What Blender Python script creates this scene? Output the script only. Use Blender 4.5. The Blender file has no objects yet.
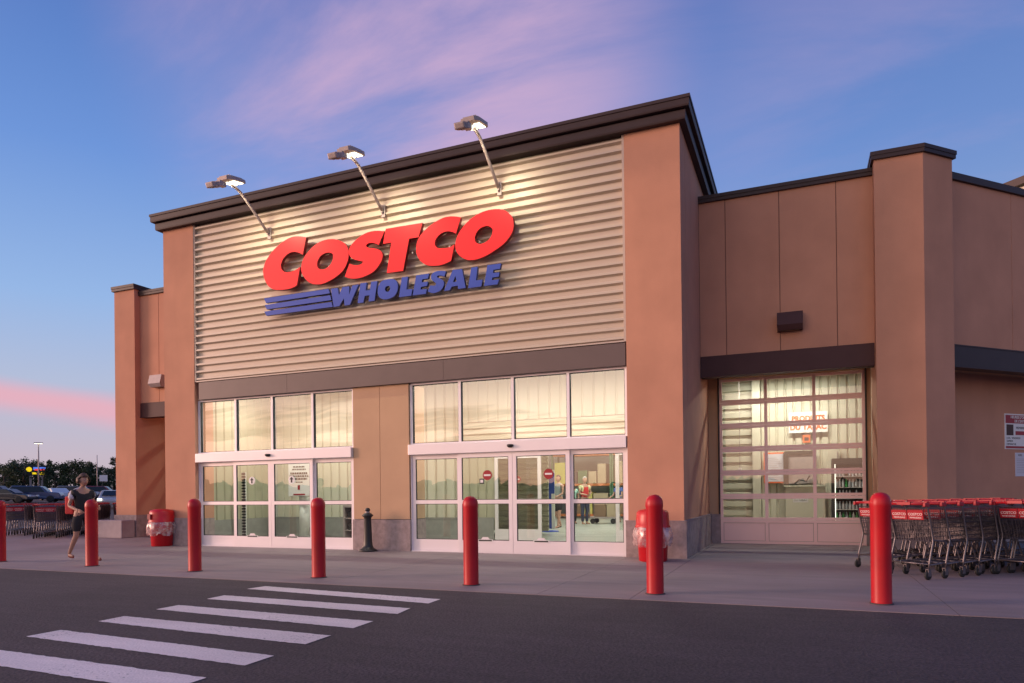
import bpy, bmesh, math, random
from math import sin, cos, pi, radians
from mathutils import Vector, Matrix
S = bpy.context.scene
COL = S.collection
random.seed(7)

# ------------------------------------------------------------------ camera
cam_d = bpy.data.cameras.new('camera')
cam = bpy.data.objects.new('camera', cam_d)
COL.objects.link(cam)
S.camera = cam
YAW, PITCH, ROLL = 0.3933, 0.0034, -0.0116
_f = Vector((-sin(YAW) * cos(PITCH), cos(YAW) * cos(PITCH), sin(PITCH)))
_r = Vector((cos(YAW), sin(YAW), 0))
_u = _r.cross(_f)
_r2 = _r * cos(ROLL) + _u * sin(ROLL)
_u2 = _u * cos(ROLL) - _r * sin(ROLL)
cam.matrix_world = Matrix(((_r2.x, _u2.x, -_f.x, 0), (_r2.y, _u2.y, -_f.y, 0), (_r2.z, _u2.z, -_f.z, 1.28), (0, 0, 0, 1)))
cam_d.sensor_width = 36
cam_d.lens = 695.12 / 1024 * 36
cam_d.shift_y = (489.25 - 341.5) / 1024
cam_d.clip_end = 3000
S.render.resolution_x, S.render.resolution_y = 1024, 683
S.cycles.use_denoising = True
S.cycles.max_bounces = 7
S.cycles.transparent_max_bounces = 24
S.cycles.sample_clamp_indirect = 4
S.view_settings.view_transform = 'Standard'
S.view_settings.look = 'None'
S.view_settings.exposure = 0.08
S.view_settings.gamma = 1

# ------------------------------------------------------------------ world: dusk sky
W = bpy.data.worlds.new('World')
S.world = W
W.use_nodes = True
nt = W.node_tree
nt.nodes.clear()
NL = nt.links.new
def wn(t, **k):
    n = nt.nodes.new(t)
    for a, b in k.items():
        setattr(n, a, b)
    return n
def wsock(v, s):
    if hasattr(v, 'is_output'):
        NL(v, s)
    else:
        s.default_value = v
def wmath(op, a, b=None, c=None, clamp=False):
    n = wn('ShaderNodeMath', operation=op, use_clamp=clamp)
    wsock(a, n.inputs[0])
    if b is not None: wsock(b, n.inputs[1])
    if c is not None: wsock(c, n.inputs[2])
    return n.outputs[0]
def wdot(vec):
    n = wn('ShaderNodeVectorMath', operation='DOT_PRODUCT')
    NL(DIR, n.inputs[0]); n.inputs[1].default_value = vec
    return n.outputs['Value']
def wramp(f, stops):
    n = wn('ShaderNodeValToRGB')
    e = n.color_ramp.elements
    while len(e) < len(stops): e.new(0.5)
    for el, (p, c) in zip(e, stops):
        el.position = p; el.color = (*c, 1)
    NL(f, n.inputs[0])
    return n.outputs[0]
def wmix(f, a, b, mode='MIX'):
    n = wn('ShaderNodeMix', data_type='RGBA', blend_type=mode)
    wsock(f, n.inputs[0])
    for s, v in ((n.inputs[6], a), (n.inputs[7], b)):
        if hasattr(v, 'is_output'): NL(v, s)
        else: s.default_value = (*v, 1)
    return n.outputs[2]
def wsmooth(v, lo, hi):
    n = wn('ShaderNodeMapRange', interpolation_type='SMOOTHSTEP')
    NL(v, n.inputs[0]); n.inputs[1].default_value = lo; n.inputs[2].default_value = hi
    return n.outputs[0]
tc = wn('ShaderNodeTexCoord')
DIR = tc.outputs['Generated']
sep = wn('ShaderNodeSeparateXYZ'); NL(DIR, sep.inputs[0])
EL = wmath('MAXIMUM', sep.outputs[2], 0.0)
SUNV = Vector((-0.914, -0.407, 0.15)).normalized()
GLOW = (-.66, -.75, 0)
base = wramp(EL, [(0.0, (.54, .43, .46)), (.05, (.54, .46, .54)), (.14, (.43, .49, .66)), (.24, (.29, .45, .75)),
                  (.40, (.15, .29, .66)), (.56, (.085, .18, .50)), (1.0, (.06, .12, .38))])
glowc = wramp(EL, [(0.0, (2.2, 1.1, .70)), (.09, (3.2, 2.05, 1.48)), (.20, (2.3, 1.85, 1.55)), (.36, (1.25, 1.05, 1.02)), (.6, (.42, .46, .66)), (.9, (.15, .22, .5))])
g = wsmooth(wdot(GLOW), .22, .90)
sky = wmix(g, base, glowc)
# a little deeper blue away from the sunset
dk = wsmooth(wdot((.86, .50, 0)), -.1, .9)
sky = wmix(wmath('MULTIPLY', dk, .55), sky, wramp(EL, [(0, (.28, .27, .42)), (.2, (.21, .30, .55)), (.5, (.12, .20, .46)), (1, (.07, .13, .38))]))
# high wispy clouds, laid out on a flat layer overhead
den = wmath('ADD', EL, .12)
cx = wmath('DIVIDE', sep.outputs[0], den); cy = wmath('DIVIDE', sep.outputs[1], den)
comb = wn('ShaderNodeCombineXYZ'); NL(cx, comb.inputs[0]); NL(cy, comb.inputs[1])
def cloud(rot, scale, sx, detail, rough, off=(0, 0, 0)):
    mp = wn('ShaderNodeMapping'); NL(comb.outputs[0], mp.inputs[0])
    mp.inputs['Rotation'].default_value = (0, 0, rot); mp.inputs['Scale'].default_value = (sx, 1, 1); mp.inputs['Location'].default_value = off
    no = wn('ShaderNodeTexNoise'); NL(mp.outputs[0], no.inputs['Vector'])
    no.inputs['Scale'].default_value = scale; no.inputs['Detail'].default_value = detail; no.inputs['Roughness'].default_value = rough
    no.inputs['Distortion'].default_value = .35
    return no.outputs[0]
c1 = wsmooth(cloud(.6, .55, .55, 4, .5, (3.1, 1.7, 0)), .38, .66)
c2 = wsmooth(cloud(2.3, 1.9, .42, 8, .60, (1.2, 5.3, 0)), .38, .68)
cl = wmath('MULTIPLY', wmath('MULTIPLY_ADD', c2, .7, .3), c1)
cl = wmath('MULTIPLY', cl, wsmooth(EL, .10, .34))
cpos = wsmooth(wdot(Vector((-.43, .735, .525)).normalized()), .930, .998)
cl2 = wmath('MULTIPLY', wmath('MULTIPLY_ADD', c2, .75, .22), cpos)
cpos3 = wsmooth(wdot(Vector((.174, .879, .443)).normalized()), .93, .995)
cl3 = wmath('MULTIPLY', wmath('MULTIPLY_ADD', c2, .7, .0), cpos3)
clf = wmath('MINIMUM', wmath('ADD', wmath('MULTIPLY_ADD', cl, .07, wmath('MULTIPLY', cl2, .86)), wmath('MULTIPLY', cl3, .30)), .9)
sky = wmix(clf, sky, (.64, .42, .60))
# the low lit streak
streak_c = wmath('ADD', wmath('MULTIPLY_ADD', sep.outputs[1], -.155, .198), wmath('MULTIPLY_ADD', cloud(.2, .8, 1, 3, .5), .02, -.010))
dz = wmath('ABSOLUTE', wmath('SUBTRACT', sep.outputs[2], streak_c))
st = wmath('SUBTRACT', 1.0, wsmooth(dz, .002, .029))
st = wmath('MULTIPLY', st, wsmooth(wdot((-.93, .36, 0)), .35, .80))
sky = wmix(wmath('MULTIPLY', st, .80), sky, (.80, .40, .47))
st2 = wmath('MULTIPLY', wmath('SUBTRACT', 1.0, wsmooth(wmath('ABSOLUTE', wmath('SUBTRACT', sep.outputs[2], wmath('MULTIPLY_ADD', c2, .05, .075))), .0, .035)), g)
sky = wmix(wmath('MULTIPLY', st2, .7), sky, (1.15, .52, .26))
# below the horizon
sky = wmix(wsmooth(sep.outputs[2], -.02, .0), (.10, .09, .10), sky)
bg = wn('ShaderNodeBackground'); NL(sky, bg.inputs[0]); bg.inputs[1].default_value = 1.0
wo = wn('ShaderNodeOutputWorld'); NL(bg.outputs[0], wo.inputs[0])

# ------------------------------------------------------------------ afterglow (sun just down, very soft)
sd = bpy.data.lights.new('afterglow', 'SUN')
sd.energy = 2.9
sd.angle = radians(16)
sd.color = (1.0, .59, .46)
so = bpy.data.objects.new('afterglow', sd)
COL.objects.link(so)
so.rotation_euler = SUNV.to_track_quat('Z', 'Y').to_euler()

# ------------------------------------------------------------------ materials
def mat(name, col, rough=.8, metal=0.0, noise=0.0, nscale=6.0, bump=0.0, bscale=60.0, spec=.5, emit=None, estr=0.0, ndetail=5, stretch=None, coat=0.0):
    m = bpy.data.materials.new(name)
    m.use_nodes = True
    n = m.node_tree.nodes; l = m.node_tree.links.new
    b = n['Principled BSDF']
    b.inputs['Base Color'].default_value = (*col, 1)
    b.inputs['Roughness'].default_value = rough
    b.inputs['Metallic'].default_value = metal
    b.inputs['Specular IOR Level'].default_value = spec
    b.inputs['Coat Weight'].default_value = coat
    if emit:
        b.inputs['Emission Color'].default_value = (*emit, 1)
        b.inputs['Emission Strength'].default_value = estr
    if noise or bump:
        t = n.new('ShaderNodeTexCoord')
        src = t.outputs['Object']
        if stretch:
            mp = n.new('ShaderNodeMapping'); l(src, mp.inputs[0]); mp.inputs['Scale'].default_value = stretch
            src = mp.outputs[0]
    if noise:
        t1 = n.new('ShaderNodeTexNoise'); l(src, t1.inputs['Vector'])
        t1.inputs['Scale'].default_value = nscale; t1.inputs['Detail'].default_value = ndetail
        mr = n.new('ShaderNodeMapRange'); l(t1.outputs[0], mr.inputs[0])
        mr.inputs[1].default_value = .25; mr.inputs[2].default_value = .75
        mr.inputs[3].default_value = 1 - noise; mr.inputs[4].default_value = 1 + noise
        mx = n.new('ShaderNodeVectorMath'); mx.operation = 'SCALE'
        mx.inputs[0].default_value = col; l(mr.outputs[0], mx.inputs['Scale'])
        l(mx.outputs[0], b.inputs['Base Color'])
    if bump:
        t2 = n.new('ShaderNodeTexNoise'); l(t.outputs['Object'], t2.inputs['Vector'])
        t2.inputs['Scale'].default_value = bscale; t2.inputs['Detail'].default_value = 3
        bp = n.new('ShaderNodeBump'); bp.inputs['Strength'].default_value = bump; bp.inputs['Distance'].default_value = .01
        l(t2.outputs[0], bp.inputs['Height']); l(bp.outputs[0], b.inputs['Normal'])
    return m
M = {}
M['stucco'] = mat('stucco', (.535, .272, .178), .93, noise=.09, nscale=1.3, bump=.35, bscale=55, spec=.2)
def streaks(m, amt):
    n = m.node_tree.nodes; l = m.node_tree.links.new; b = n['Principled BSDF']
    src = b.inputs['Base Color'].links[0].from_socket
    t = n.new('ShaderNodeTexCoord'); mp = n.new('ShaderNodeMapping'); l(t.outputs['Object'], mp.inputs[0]); mp.inputs['Scale'].default_value = (2.2, 2.2, .3)
    a = n.new('ShaderNodeTexNoise'); l(mp.outputs[0], a.inputs['Vector']); a.inputs['Scale'].default_value = 1.6; a.inputs['Detail'].default_value = 5
    r = n.new('ShaderNodeMapRange'); l(a.outputs[0], r.inputs[0]); r.inputs[1].default_value = .45; r.inputs[2].default_value = .75; r.inputs[3].default_value = 1; r.inputs[4].default_value = 1 - amt
    x = n.new('ShaderNodeVectorMath'); x.operation = 'SCALE'; l(src, x.inputs[0]); l(r.outputs[0], x.inputs['Scale']); l(x.outputs[0], b.inputs['Base Color'])
streaks(M['stucco'], .035)
M['stucco_tan'] = mat('stucco_tan', (.52, .34, .215), .93, noise=.07, nscale=1.2, bump=.35, bscale=55, spec=.2)
M['block'] = mat('split_block', (.32, .255, .25), .95, noise=.22, nscale=9, bump=.8, bscale=28, spec=.2)
M['cap'] = mat('dark_cap', (.042, .025, .026), .5, noise=.1, nscale=3, spec=.3)
M['beam'] = mat('beam_paint', (.125, .088, .082), .5, noise=.08, nscale=2, spec=.4)
M['beam2'] = mat('beam_dark', (.075, .036, .036), .6, noise=.08, nscale=2, spec=.2)
M['panel'] = mat('ribbed_steel', (.54, .455, .36), .42, noise=.05, nscale=1.2, spec=.5, stretch=(.2, 1, 2))
M['trim'] = mat('panel_trim', (.50, .40, .33), .4)
M['red'] = mat('sign_red', (.80, .016, .022), .38, spec=.3)
M['blue'] = mat('sign_blue', (.035, .07, .36), .45, spec=.25)
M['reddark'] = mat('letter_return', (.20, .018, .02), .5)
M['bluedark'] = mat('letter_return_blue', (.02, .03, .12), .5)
M['alu'] = mat('door_aluminium', (.80, .74, .76), .34, metal=.15, noise=.03, nscale=2)
M['gasket'] = mat('black_gasket', (.02, .02, .02), .6)
M['galv'] = mat('galvanised', (.36, .30, .29), .5, metal=.25, noise=.1, nscale=12)
M['bollard'] = mat('bollard_red', (.43, .003, .011), .42, noise=.16, nscale=3, spec=.4)
M['binred'] = mat('bin_red', (.50, .005, .012), .38, noise=.04)
M['iron'] = mat('black_iron', (.018, .017, .017), .42, noise=.2)
M['cart_metal'] = mat('cart_metal', (.17, .15, .16), .38, metal=.7)
M['cart_red'] = mat('cart_red', (.33, .008, .018), .45)
M['rubber'] = mat('rubber', (.018, .018, .018), .7)
M['white'] = mat('white', (.78, .76, .74), .5)
M['black'] = mat('black', (.015, .015, .015), .5)
M['paper'] = mat('paper', (.62, .60, .66), .6)
M['cream_metal'] = mat('cream_metal', (.56, .535, .42), .5, noise=.03, nscale=2)
M['olive_metal'] = mat('olive_metal', (.40, .385, .27), .5, noise=.03, nscale=2)
M['dado'] = mat('dado_block', (.26, .26, .235), .8, noise=.12, nscale=6)
M['int_floor'] = mat('polished_concrete', (.36, .37, .33), .28, noise=.12, nscale=2)
M['int_white'] = mat('interior_white', (.62, .62, .58), .7)
M['doorroll'] = mat('roller_aluminium', (.90, .63, .60), .42, metal=.1, noise=.03, nscale=2)
M['skin'] = mat('skin', (.44, .24, .17), .55)
M['hair'] = mat('hair_brown', (.07, .032, .022), .6)
M['hair_grey'] = mat('hair_grey', (.35, .33, .31), .6)
M['concrete_block'] = mat('precast', (.36, .30, .31), .9, noise=.10, nscale=5, bump=.4, bscale=30)
M['leaf_a'] = mat('leaf_dark', (.035, .055, .020), .8, noise=.3, nscale=.6)
M['leaf_b'] = mat('leaf_mid', (.055, .085, .028), .8, noise=.3, nscale=.6)
M['bark'] = mat('bark', (.07, .05, .04), .9)
M['roof'] = mat('roofing', (.10, .10, .10), .9)

def glass(name, tint=(.9, .93, .9), refl=1.0, rough=0.0, bias=.03):
    m = bpy.data.materials.new(name); m.use_nodes = True
    n = m.node_tree.nodes; l = m.node_tree.links.new
    n.clear()
    tr = n.new('ShaderNodeBsdfTransparent'); tr.inputs[0].default_value = (*tint, 1)
    gl = n.new('ShaderNodeBsdfGlossy'); gl.inputs['Roughness'].default_value = rough
    gl.inputs[0].default_value = (1, 1, 1, 1)
    ge = n.new('ShaderNodeNewGeometry')      # Schlick reflectance, the same from either side of the pane
    dt = n.new('ShaderNodeVectorMath'); dt.operation = 'DOT_PRODUCT'; l(ge.outputs['Incoming'], dt.inputs[0]); l(ge.outputs['Normal'], dt.inputs[1])
    ab = n.new('ShaderNodeMath'); ab.operation = 'ABSOLUTE'; l(dt.outputs['Value'], ab.inputs[0])
    om = n.new('ShaderNodeMath'); om.operation = 'SUBTRACT'; om.inputs[0].default_value = 1.0; l(ab.outputs[0], om.inputs[1])
    pw = n.new('ShaderNodeMath'); pw.operation = 'POWER'; l(om.outputs[0], pw.inputs[0]); pw.inputs[1].default_value = 5
    fr = n.new('ShaderNodeMath'); fr.operation = 'MULTIPLY_ADD'; l(pw.outputs[0], fr.inputs[0]); fr.inputs[1].default_value = .96; fr.inputs[2].default_value = .04
    ma = n.new('ShaderNodeMath'); ma.operation = 'MULTIPLY_ADD'; ma.use_clamp = True
    l(fr.outputs[0], ma.inputs[0]); ma.inputs[1].default_value = refl; ma.inputs[2].default_value = bias
    mx = n.new('ShaderNodeMixShader'); l(ma.outputs[0], mx.inputs[0]); l(tr.outputs[0], mx.inputs[1]); l(gl.outputs[0], mx.inputs[2])
    o = n.new('ShaderNodeOutputMaterial'); l(mx.outputs[0], o.inputs[0])
    return m
def wavy_glass(name, tint, refl, bias):
    # panes bow very slightly, so reflections swim
    m = glass(name, tint, refl, 0.0, bias)
    n = m.node_tree.nodes; l = m.node_tree.links.new
    t = n.new('ShaderNodeTexCoord'); no = n.new('ShaderNodeTexNoise'); l(t.outputs['Object'], no.inputs['Vector'])
    no.inputs['Scale'].default_value = .9; no.inputs['Detail'].default_value = 0
    bp = n.new('ShaderNodeBump'); bp.inputs['Strength'].default_value = .07; bp.inputs['Distance'].default_value = .05
    l(no.outputs[0], bp.inputs['Height'])
    for k in n:
        if k.type == 'BSDF_GLOSSY': l(bp.outputs[0], k.inputs['Normal'])
    return m
M['glass_up'] = wavy_glass('upper_glass', (.86, .89, .86), 2.0, .12)
M['glass_low'] = glass('door_glass', (.76, .82, .78), 1.3, 0.0, .05)
M['glass_roll'] = glass('roller_glass', (.82, .85, .80), 1.0)
M['carglass'] = mat('car_glass', (.012, .014, .018), .18, spec=.4)


def film(name, col, alpha):
    m = bpy.data.materials.new(name); m.use_nodes = True
    n = m.node_tree.nodes; l = m.node_tree.links.new; n.clear()
    tr = n.new('ShaderNodeBsdfTransparent'); df = n.new('ShaderNodeBsdfDiffuse'); df.inputs[0].default_value = (*col, 1)
    tl = n.new('ShaderNodeBsdfTranslucent'); tl.inputs[0].default_value = (*col, 1)
    gl = n.new('ShaderNodeBsdfGlossy'); gl.inputs['Roughness'].default_value = .25
    a = n.new('ShaderNodeMixShader'); a.inputs[0].default_value = .4; l(df.outputs[0], a.inputs[1]); l(tl.outputs[0], a.inputs[2])
    c = n.new('ShaderNodeMixShader'); c.inputs[0].default_value = .25; l(a.outputs[0], c.inputs[1]); l(gl.outputs[0], c.inputs[2])
    t = n.new('ShaderNodeTexCoord'); no = n.new('ShaderNodeTexNoise'); l(t.outputs['Object'], no.inputs['Vector']); no.inputs['Scale'].default_value = 9
    r = n.new('ShaderNodeMapRange'); l(no.outputs[0], r.inputs[0]); r.inputs[1].default_value = .35; r.inputs[2].default_value = .65; r.inputs[3].default_value = alpha * .4; r.inputs[4].default_value = min(1, alpha * 1.7)
    mx = n.new('ShaderNodeMixShader'); l(r.outputs[0], mx.inputs[0]); l(tr.outputs[0], mx.inputs[1]); l(c.outputs[0], mx.inputs[2])
    o = n.new('ShaderNodeOutputMaterial'); l(mx.outputs[0], o.inputs[0])
    return m
M['liner'] = film('bin_liner', (.85, .72, .72), .42)

def lamp_mat(name, col, s):
    m = bpy.data.materials.new(name); m.use_nodes = True
    n = m.node_tree.nodes; n.clear()
    e = n.new('ShaderNodeEmission'); e.inputs[0].default_value = (*col, 1); e.inputs[1].default_value = s
    o = n.new('ShaderNodeOutputMaterial'); m.node_tree.links.new(e.outputs[0], o.inputs[0])
    return m
M['led'] = lamp_mat('led', (1, .90, .66), 4)
M['tube'] = lamp_mat('ceiling_tube', (1, .95, .80), 2.5)

# concrete apron with broom streaks and stains; asphalt with aggregate
def ground_mat(name, col, rough, streak, agg, aggscale, bump, stain):
    m = mat(name, col, rough)
    n = m.node_tree.nodes; l = m.node_tree.links.new; b = n['Principled BSDF']
    t = n.new('ShaderNodeTexCoord')
    def noise(scale, sc, det, lo, hi, a, c):
        mp = n.new('ShaderNodeMapping'); l(t.outputs['Object'], mp.inputs[0]); mp.inputs['Scale'].default_value = sc
        x = n.new('ShaderNodeTexNoise'); l(mp.outputs[0], x.inputs['Vector']); x.inputs['Scale'].default_value = scale; x.inputs['Detail'].default_value = det
        r = n.new('ShaderNodeMapRange'); l(x.outputs[0], r.inputs[0]); r.inputs[1].default_value = lo; r.inputs[2].default_value = hi
        r.inputs[3].default_value = a; r.inputs[4].default_value = c
        return r.outputs[0], x.outputs[0]
    a, _ = noise(.45, (1, 1, 1), 6, .3, .7, 1 - stain, 1 + stain)
    s, _ = noise(2.2, (.35, 2.6, 1), 5, .3, .7, 1 - streak, 1 + streak)
    f, fh = noise(aggscale, (1, 1, 1), 2, .25, .75, 1 - agg, 1 + agg)
    def mul(x, y):
        k = n.new('ShaderNodeMath'); k.operation = 'MULTIPLY'; l(x, k.inputs[0]); l(y, k.inputs[1]); return k.outputs[0]
    v = mul(mul(a, s), f)
    mx = n.new('ShaderNodeVectorMath'); mx.operation = 'SCALE'; mx.inputs[0].default_value = col; l(v, mx.inputs['Scale'])
    l(mx.outputs[0], b.inputs['Base Color'])
    bp = n.new('ShaderNodeBump'); bp.inputs['Strength'].default_value = bump; bp.inputs['Distance'].default_value = .006
    l(fh, bp.inputs['Height']); l(bp.outputs[0], b.inputs['Normal'])
    return m
M['asphalt'] = ground_mat('asphalt', (.048, .034, .039), .88, .14, .55, 42, .9, .24)
M['apron'] = ground_mat('apron_concrete', (.25, .192, .192), .82, .09, .07, 60, .3, .16)
M['paint'] = ground_mat('road_paint', (.74, .64, .61), .7, .06, .16, 60, .4, .14)
M['seam'] = mat('stucco_seam', (.20, .105, .075), .95)
def wear(m, under, lo, hi):
    n = m.node_tree.nodes; l = m.node_tree.links.new; b = n['Principled BSDF']
    src = b.inputs['Base Color'].links[0].from_socket
    t = n.new('ShaderNodeTexCoord')
    a = n.new('ShaderNodeTexNoise'); l(t.outputs['Object'], a.inputs['Vector']); a.inputs['Scale'].default_value = 26; a.inputs['Detail'].default_value = 6; a.inputs['Roughness'].default_value = .7
    c = n.new('ShaderNodeTexNoise'); l(t.outputs['Object'], c.inputs['Vector']); c.inputs['Scale'].default_value = 1.3; c.inputs['Detail'].default_value = 2
    ad = n.new('ShaderNodeMath'); ad.operation = 'MULTIPLY_ADD'; l(c.outputs[0], ad.inputs[0]); ad.inputs[1].default_value = .45; l(a.outputs[0], ad.inputs[2])
    r = n.new('ShaderNodeMapRange'); l(ad.outputs[0], r.inputs[0]); r.inputs[1].default_value = lo; r.inputs[2].default_value = hi
    mx = n.new('ShaderNodeMix'); mx.data_type = 'RGBA'; l(r.outputs[0], mx.inputs[0]); l(src, mx.inputs[6]); mx.inputs[7].default_value = (*under, 1)
    l(mx.outputs[2], b.inputs['Base Color'])
wear(M['paint'], (.07, .055, .06), .84, .98)
M['joint'] = mat('joint', (.07, .06, .06), .9)
M['grass'] = mat('grass_far', (.05, .06, .025), .95, noise=.3, nscale=.1)

# ------------------------------------------------------------------ mesh helpers
class MB:
    def __init__(s, mtx=None):
        s.v = []; s.f = []; s.m = []; s.mats = []; s.cur = 0; s.mtx = mtx; s.smooth = []
    def use(s, m):
        if m not in s.mats: s.mats.append(m)
        s.cur = s.mats.index(m); return s
    def add(s, vs, fs, smooth=False):
        b = len(s.v)
        for p in vs:
            p = Vector(p)
            s.v.append(s.mtx @ p if s.mtx else p)
        for f in fs:
            s.f.append([i + b for i in f]); s.m.append(s.cur); s.smooth.append(smooth)
        return s
    def box(s, x0, x1, y0, y1, z0, z1):
        if x0 > x1: x0, x1 = x1, x0
        if y0 > y1: y0, y1 = y1, y0
        if z0 > z1: z0, z1 = z1, z0
        v = [(x0, y0, z0), (x1, y0, z0), (x1, y1, z0), (x0, y1, z0), (x0, y0, z1), (x1, y0, z1), (x1, y1, z1), (x0, y1, z1)]
        return s.add(v, [(0, 3, 2, 1), (4, 5, 6, 7), (0, 1, 5, 4), (1, 2, 6, 5), (2, 3, 7, 6), (3, 0, 4, 7)])
    def bbox(s, x0, x1, y0, y1, z0, z1, b=.01):
        # box with chamfered edges
        bm = bmesh.new()
        bmesh.ops.create_cube(bm, size=1)
        for v in bm.verts:
            v.co = Vector(((x0 + x1) / 2 + v.co.x * (x1 - x0), (y0 + y1) / 2 + v.co.y * (y1 - y0), (z0 + z1) / 2 + v.co.z * (z1 - z0)))
        bmesh.ops.bevel(bm, geom=bm.edges[:], offset=b, segments=2, affect='EDGES', profile=.6)
        bm.verts.index_update()
        s.add([v.co[:] for v in bm.verts], [[v.index for v in f.verts] for f in bm.faces])
        bm.free(); return s
    def quad(s, a, b, c, d):
        return s.add([a, b, c, d], [(0, 1, 2, 3)])
    def tube(s, pts, r, n=8, cap=True, closed=False):
        pts = [Vector(p) for p in pts]
        rs = r if isinstance(r, (list, tuple)) else [r] * len(pts)
        vs = []; N = len(pts); up = None
        for i, p in enumerate(pts):
            if closed: d = pts[(i + 1) % N] - pts[i - 1]
            else: d = pts[min(i + 1, N - 1)] - pts[max(i - 1, 0)]
            if d.length < 1e-9: d = Vector((0, 0, 1))
            d.normalize()
            if up is None:
                up = Vector((0, 0, 1)) if abs(d.z) < .9 else Vector((1, 0, 0))
            a = d.cross(up)
            if a.length < 1e-4: a = d.cross(Vector((0, 1, 0)))
            a.normalize(); b = a.cross(d); b.normalize(); up = b
            for k in range(n):
                t = 2 * pi * k / n
                vs.append(p + (a * cos(t) + b * sin(t)) * rs[i])
        fs = []
        for i in range(N if closed else N - 1):
            j = (i + 1) % N
            for k in range(n):
                k2 = (k + 1) % n
                fs.append((i * n + k, i * n + k2, j * n + k2, j * n + k))
        s.add(vs, fs, smooth=n > 5)
        if cap and not closed:
            b = len(s.v) - len(vs)
            s.f.append([b + k for k in range(n)][::-1]); s.m.append(s.cur); s.smooth.append(False)
            s.f.append([b + (N - 1) * n + k for k in range(n)]); s.m.append(s.cur); s.smooth.append(False)
        return s
    def lathe(s, prof, n=24, c=(0, 0, 0), smooth=True, axis='z'):
        vs = []
        for r, z in prof:
            for k in range(n):
                t = 2 * pi * k / n
                q = (r * cos(t), r * sin(t), z) if axis == 'z' else ((z, r * cos(t), r * sin(t)) if axis == 'x' else (r * cos(t), z, r * sin(t)))
                vs.append((c[0] + q[0], c[1] + q[1], c[2] + q[2]))
        fs = []
        for i in range(len(prof) - 1):
            for k in range(n):
                k2 = (k + 1) % n
                fs.append((i * n + k, i * n + k2, (i + 1) * n + k2, (i + 1) * n + k))
        fs.append(tuple(range(n))[::-1]); fs.append(tuple((len(prof) - 1) * n + k for k in range(n)))
        return s.add(vs, fs, smooth)
    def prism(s, poly, z0, z1):
        n = len(poly)
        vs = [(x, y, z0) for x, y in poly] + [(x, y, z1) for x, y in poly]
        return s.add(vs, [tuple(range(n))[::-1], tuple(range(n, 2 * n))] + [(i, (i + 1) % n, n + (i + 1) % n, n + i) for i in range(n)])
    def prismy(s, poly, y0, y1):
        # polygon in x,z swept along y
        n = len(poly)
        vs = [(x, y0, z) for x, z in poly] + [(x, y1, z) for x, z in poly]
        return s.add(vs, [tuple(range(n)), tuple(range(n, 2 * n))[::-1]] + [(i, n + i, n + (i + 1) % n, (i + 1) % n) for i in range(n)])
    def build(s, name, m=None, parent=None, label=None):
        me = bpy.data.meshes.new(name)
        if m is not None and not s.mats: s.mats = [m]
        o_ = Vector((0, 0, 0))
        if parent is not None and parent.get('_bx') is not None: o_ = Vector(parent['_bx'])
        me.from_pydata([tuple(v - o_) for v in s.v], [], s.f)
        for k in s.mats: me.materials.append(k)
        for p, i, sm in zip(me.polygons, s.m, s.smooth):
            p.material_index = i; p.use_smooth = sm
        bm = bmesh.new(); bm.from_mesh(me)
        bmesh.ops.recalc_face_normals(bm, faces=bm.faces)
        bm.to_mesh(me); bm.free()
        o = bpy.data.objects.new(name, me)
        COL.objects.link(o)
        if parent is not None: o.parent = parent
        if parent is not None and parent.get('_bx') is not None: o['_bx'] = list(o_)
        if label: o['label'] = label
        return o
def tag(o, label=None, cat=None, group=None, kind=None):
    if label: o['label'] = label
    if cat: o['category'] = cat
    if group: o['group'] = group
    if kind: o['kind'] = kind
    return o
def thing(name, label, cat, loc=(0, 0, 0), rz=0, group=None, world=False):
    """Empty at the thing's base.  world=True: its parts are given in world coordinates."""
    o = bpy.data.objects.new(name, None); COL.objects.link(o)
    o.location = loc; o.rotation_euler = (0, 0, rz); o.empty_display_size = .2
    if world: o['_bx'] = list(loc)
    return tag(o, label, cat, group)
def copy_tree(o, parent=None):
    c = o.copy(); COL.objects.link(c)
    if parent is not None: c.parent = parent
    for ch in KIDS(o): copy_tree(ch, c)
    return c
def KIDS(o):
    return [x for x in list(COL.objects) if x.parent is o]
class Tree:
    """children recorded once, so copying stays quick"""
    def __init__(s, o):
        s.o = o; s.ch = [Tree(k) for k in KIDS(o)]
    def copy(s, parent=None):
        c = s.o.copy(); COL.objects.link(c)
        if parent is not None: c.parent = parent
        for k in s.ch: k.copy(c)
        return c
def txt(name, s, size, m, parent, mtx, extrude=.002, align='CENTER', bold=0.0, sx=1.0, label=None):
    cu = bpy.data.curves.new(name, 'FONT'); cu.body = s; cu.size = size; cu.extrude = extrude; cu.align_x = align
    cu.offset = bold; cu.resolution_u = 3
    ob = bpy.data.objects.new('tmp', cu); COL.objects.link(ob)
    bpy.context.view_layer.update()
    me = bpy.data.meshes.new_from_object(ob.evaluated_get(bpy.context.evaluated_depsgraph_get()))
    bpy.data.objects.remove(ob)
    o_ = Vector(parent['_bx']) if parent is not None and parent.get('_bx') is not None else Vector((0, 0, 0))
    me.transform(Matrix.Translation(-o_) @ mtx @ Matrix.Diagonal((sx, 1, 1, 1)))
    me.materials.clear(); me.materials.append(m)
    me.name = name
    o = bpy.data.objects.new(name, me); COL.objects.link(o)
    if parent is not None: o.parent = parent
    return o
RX = Matrix.Rotation(pi / 2, 4, 'X')            # text standing up, facing -y
def at(x, y, z, rz=0):
    return Matrix.Translation((x, y, z)) @ Matrix.Rotation(rz, 4, 'Z') @ RX
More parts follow.
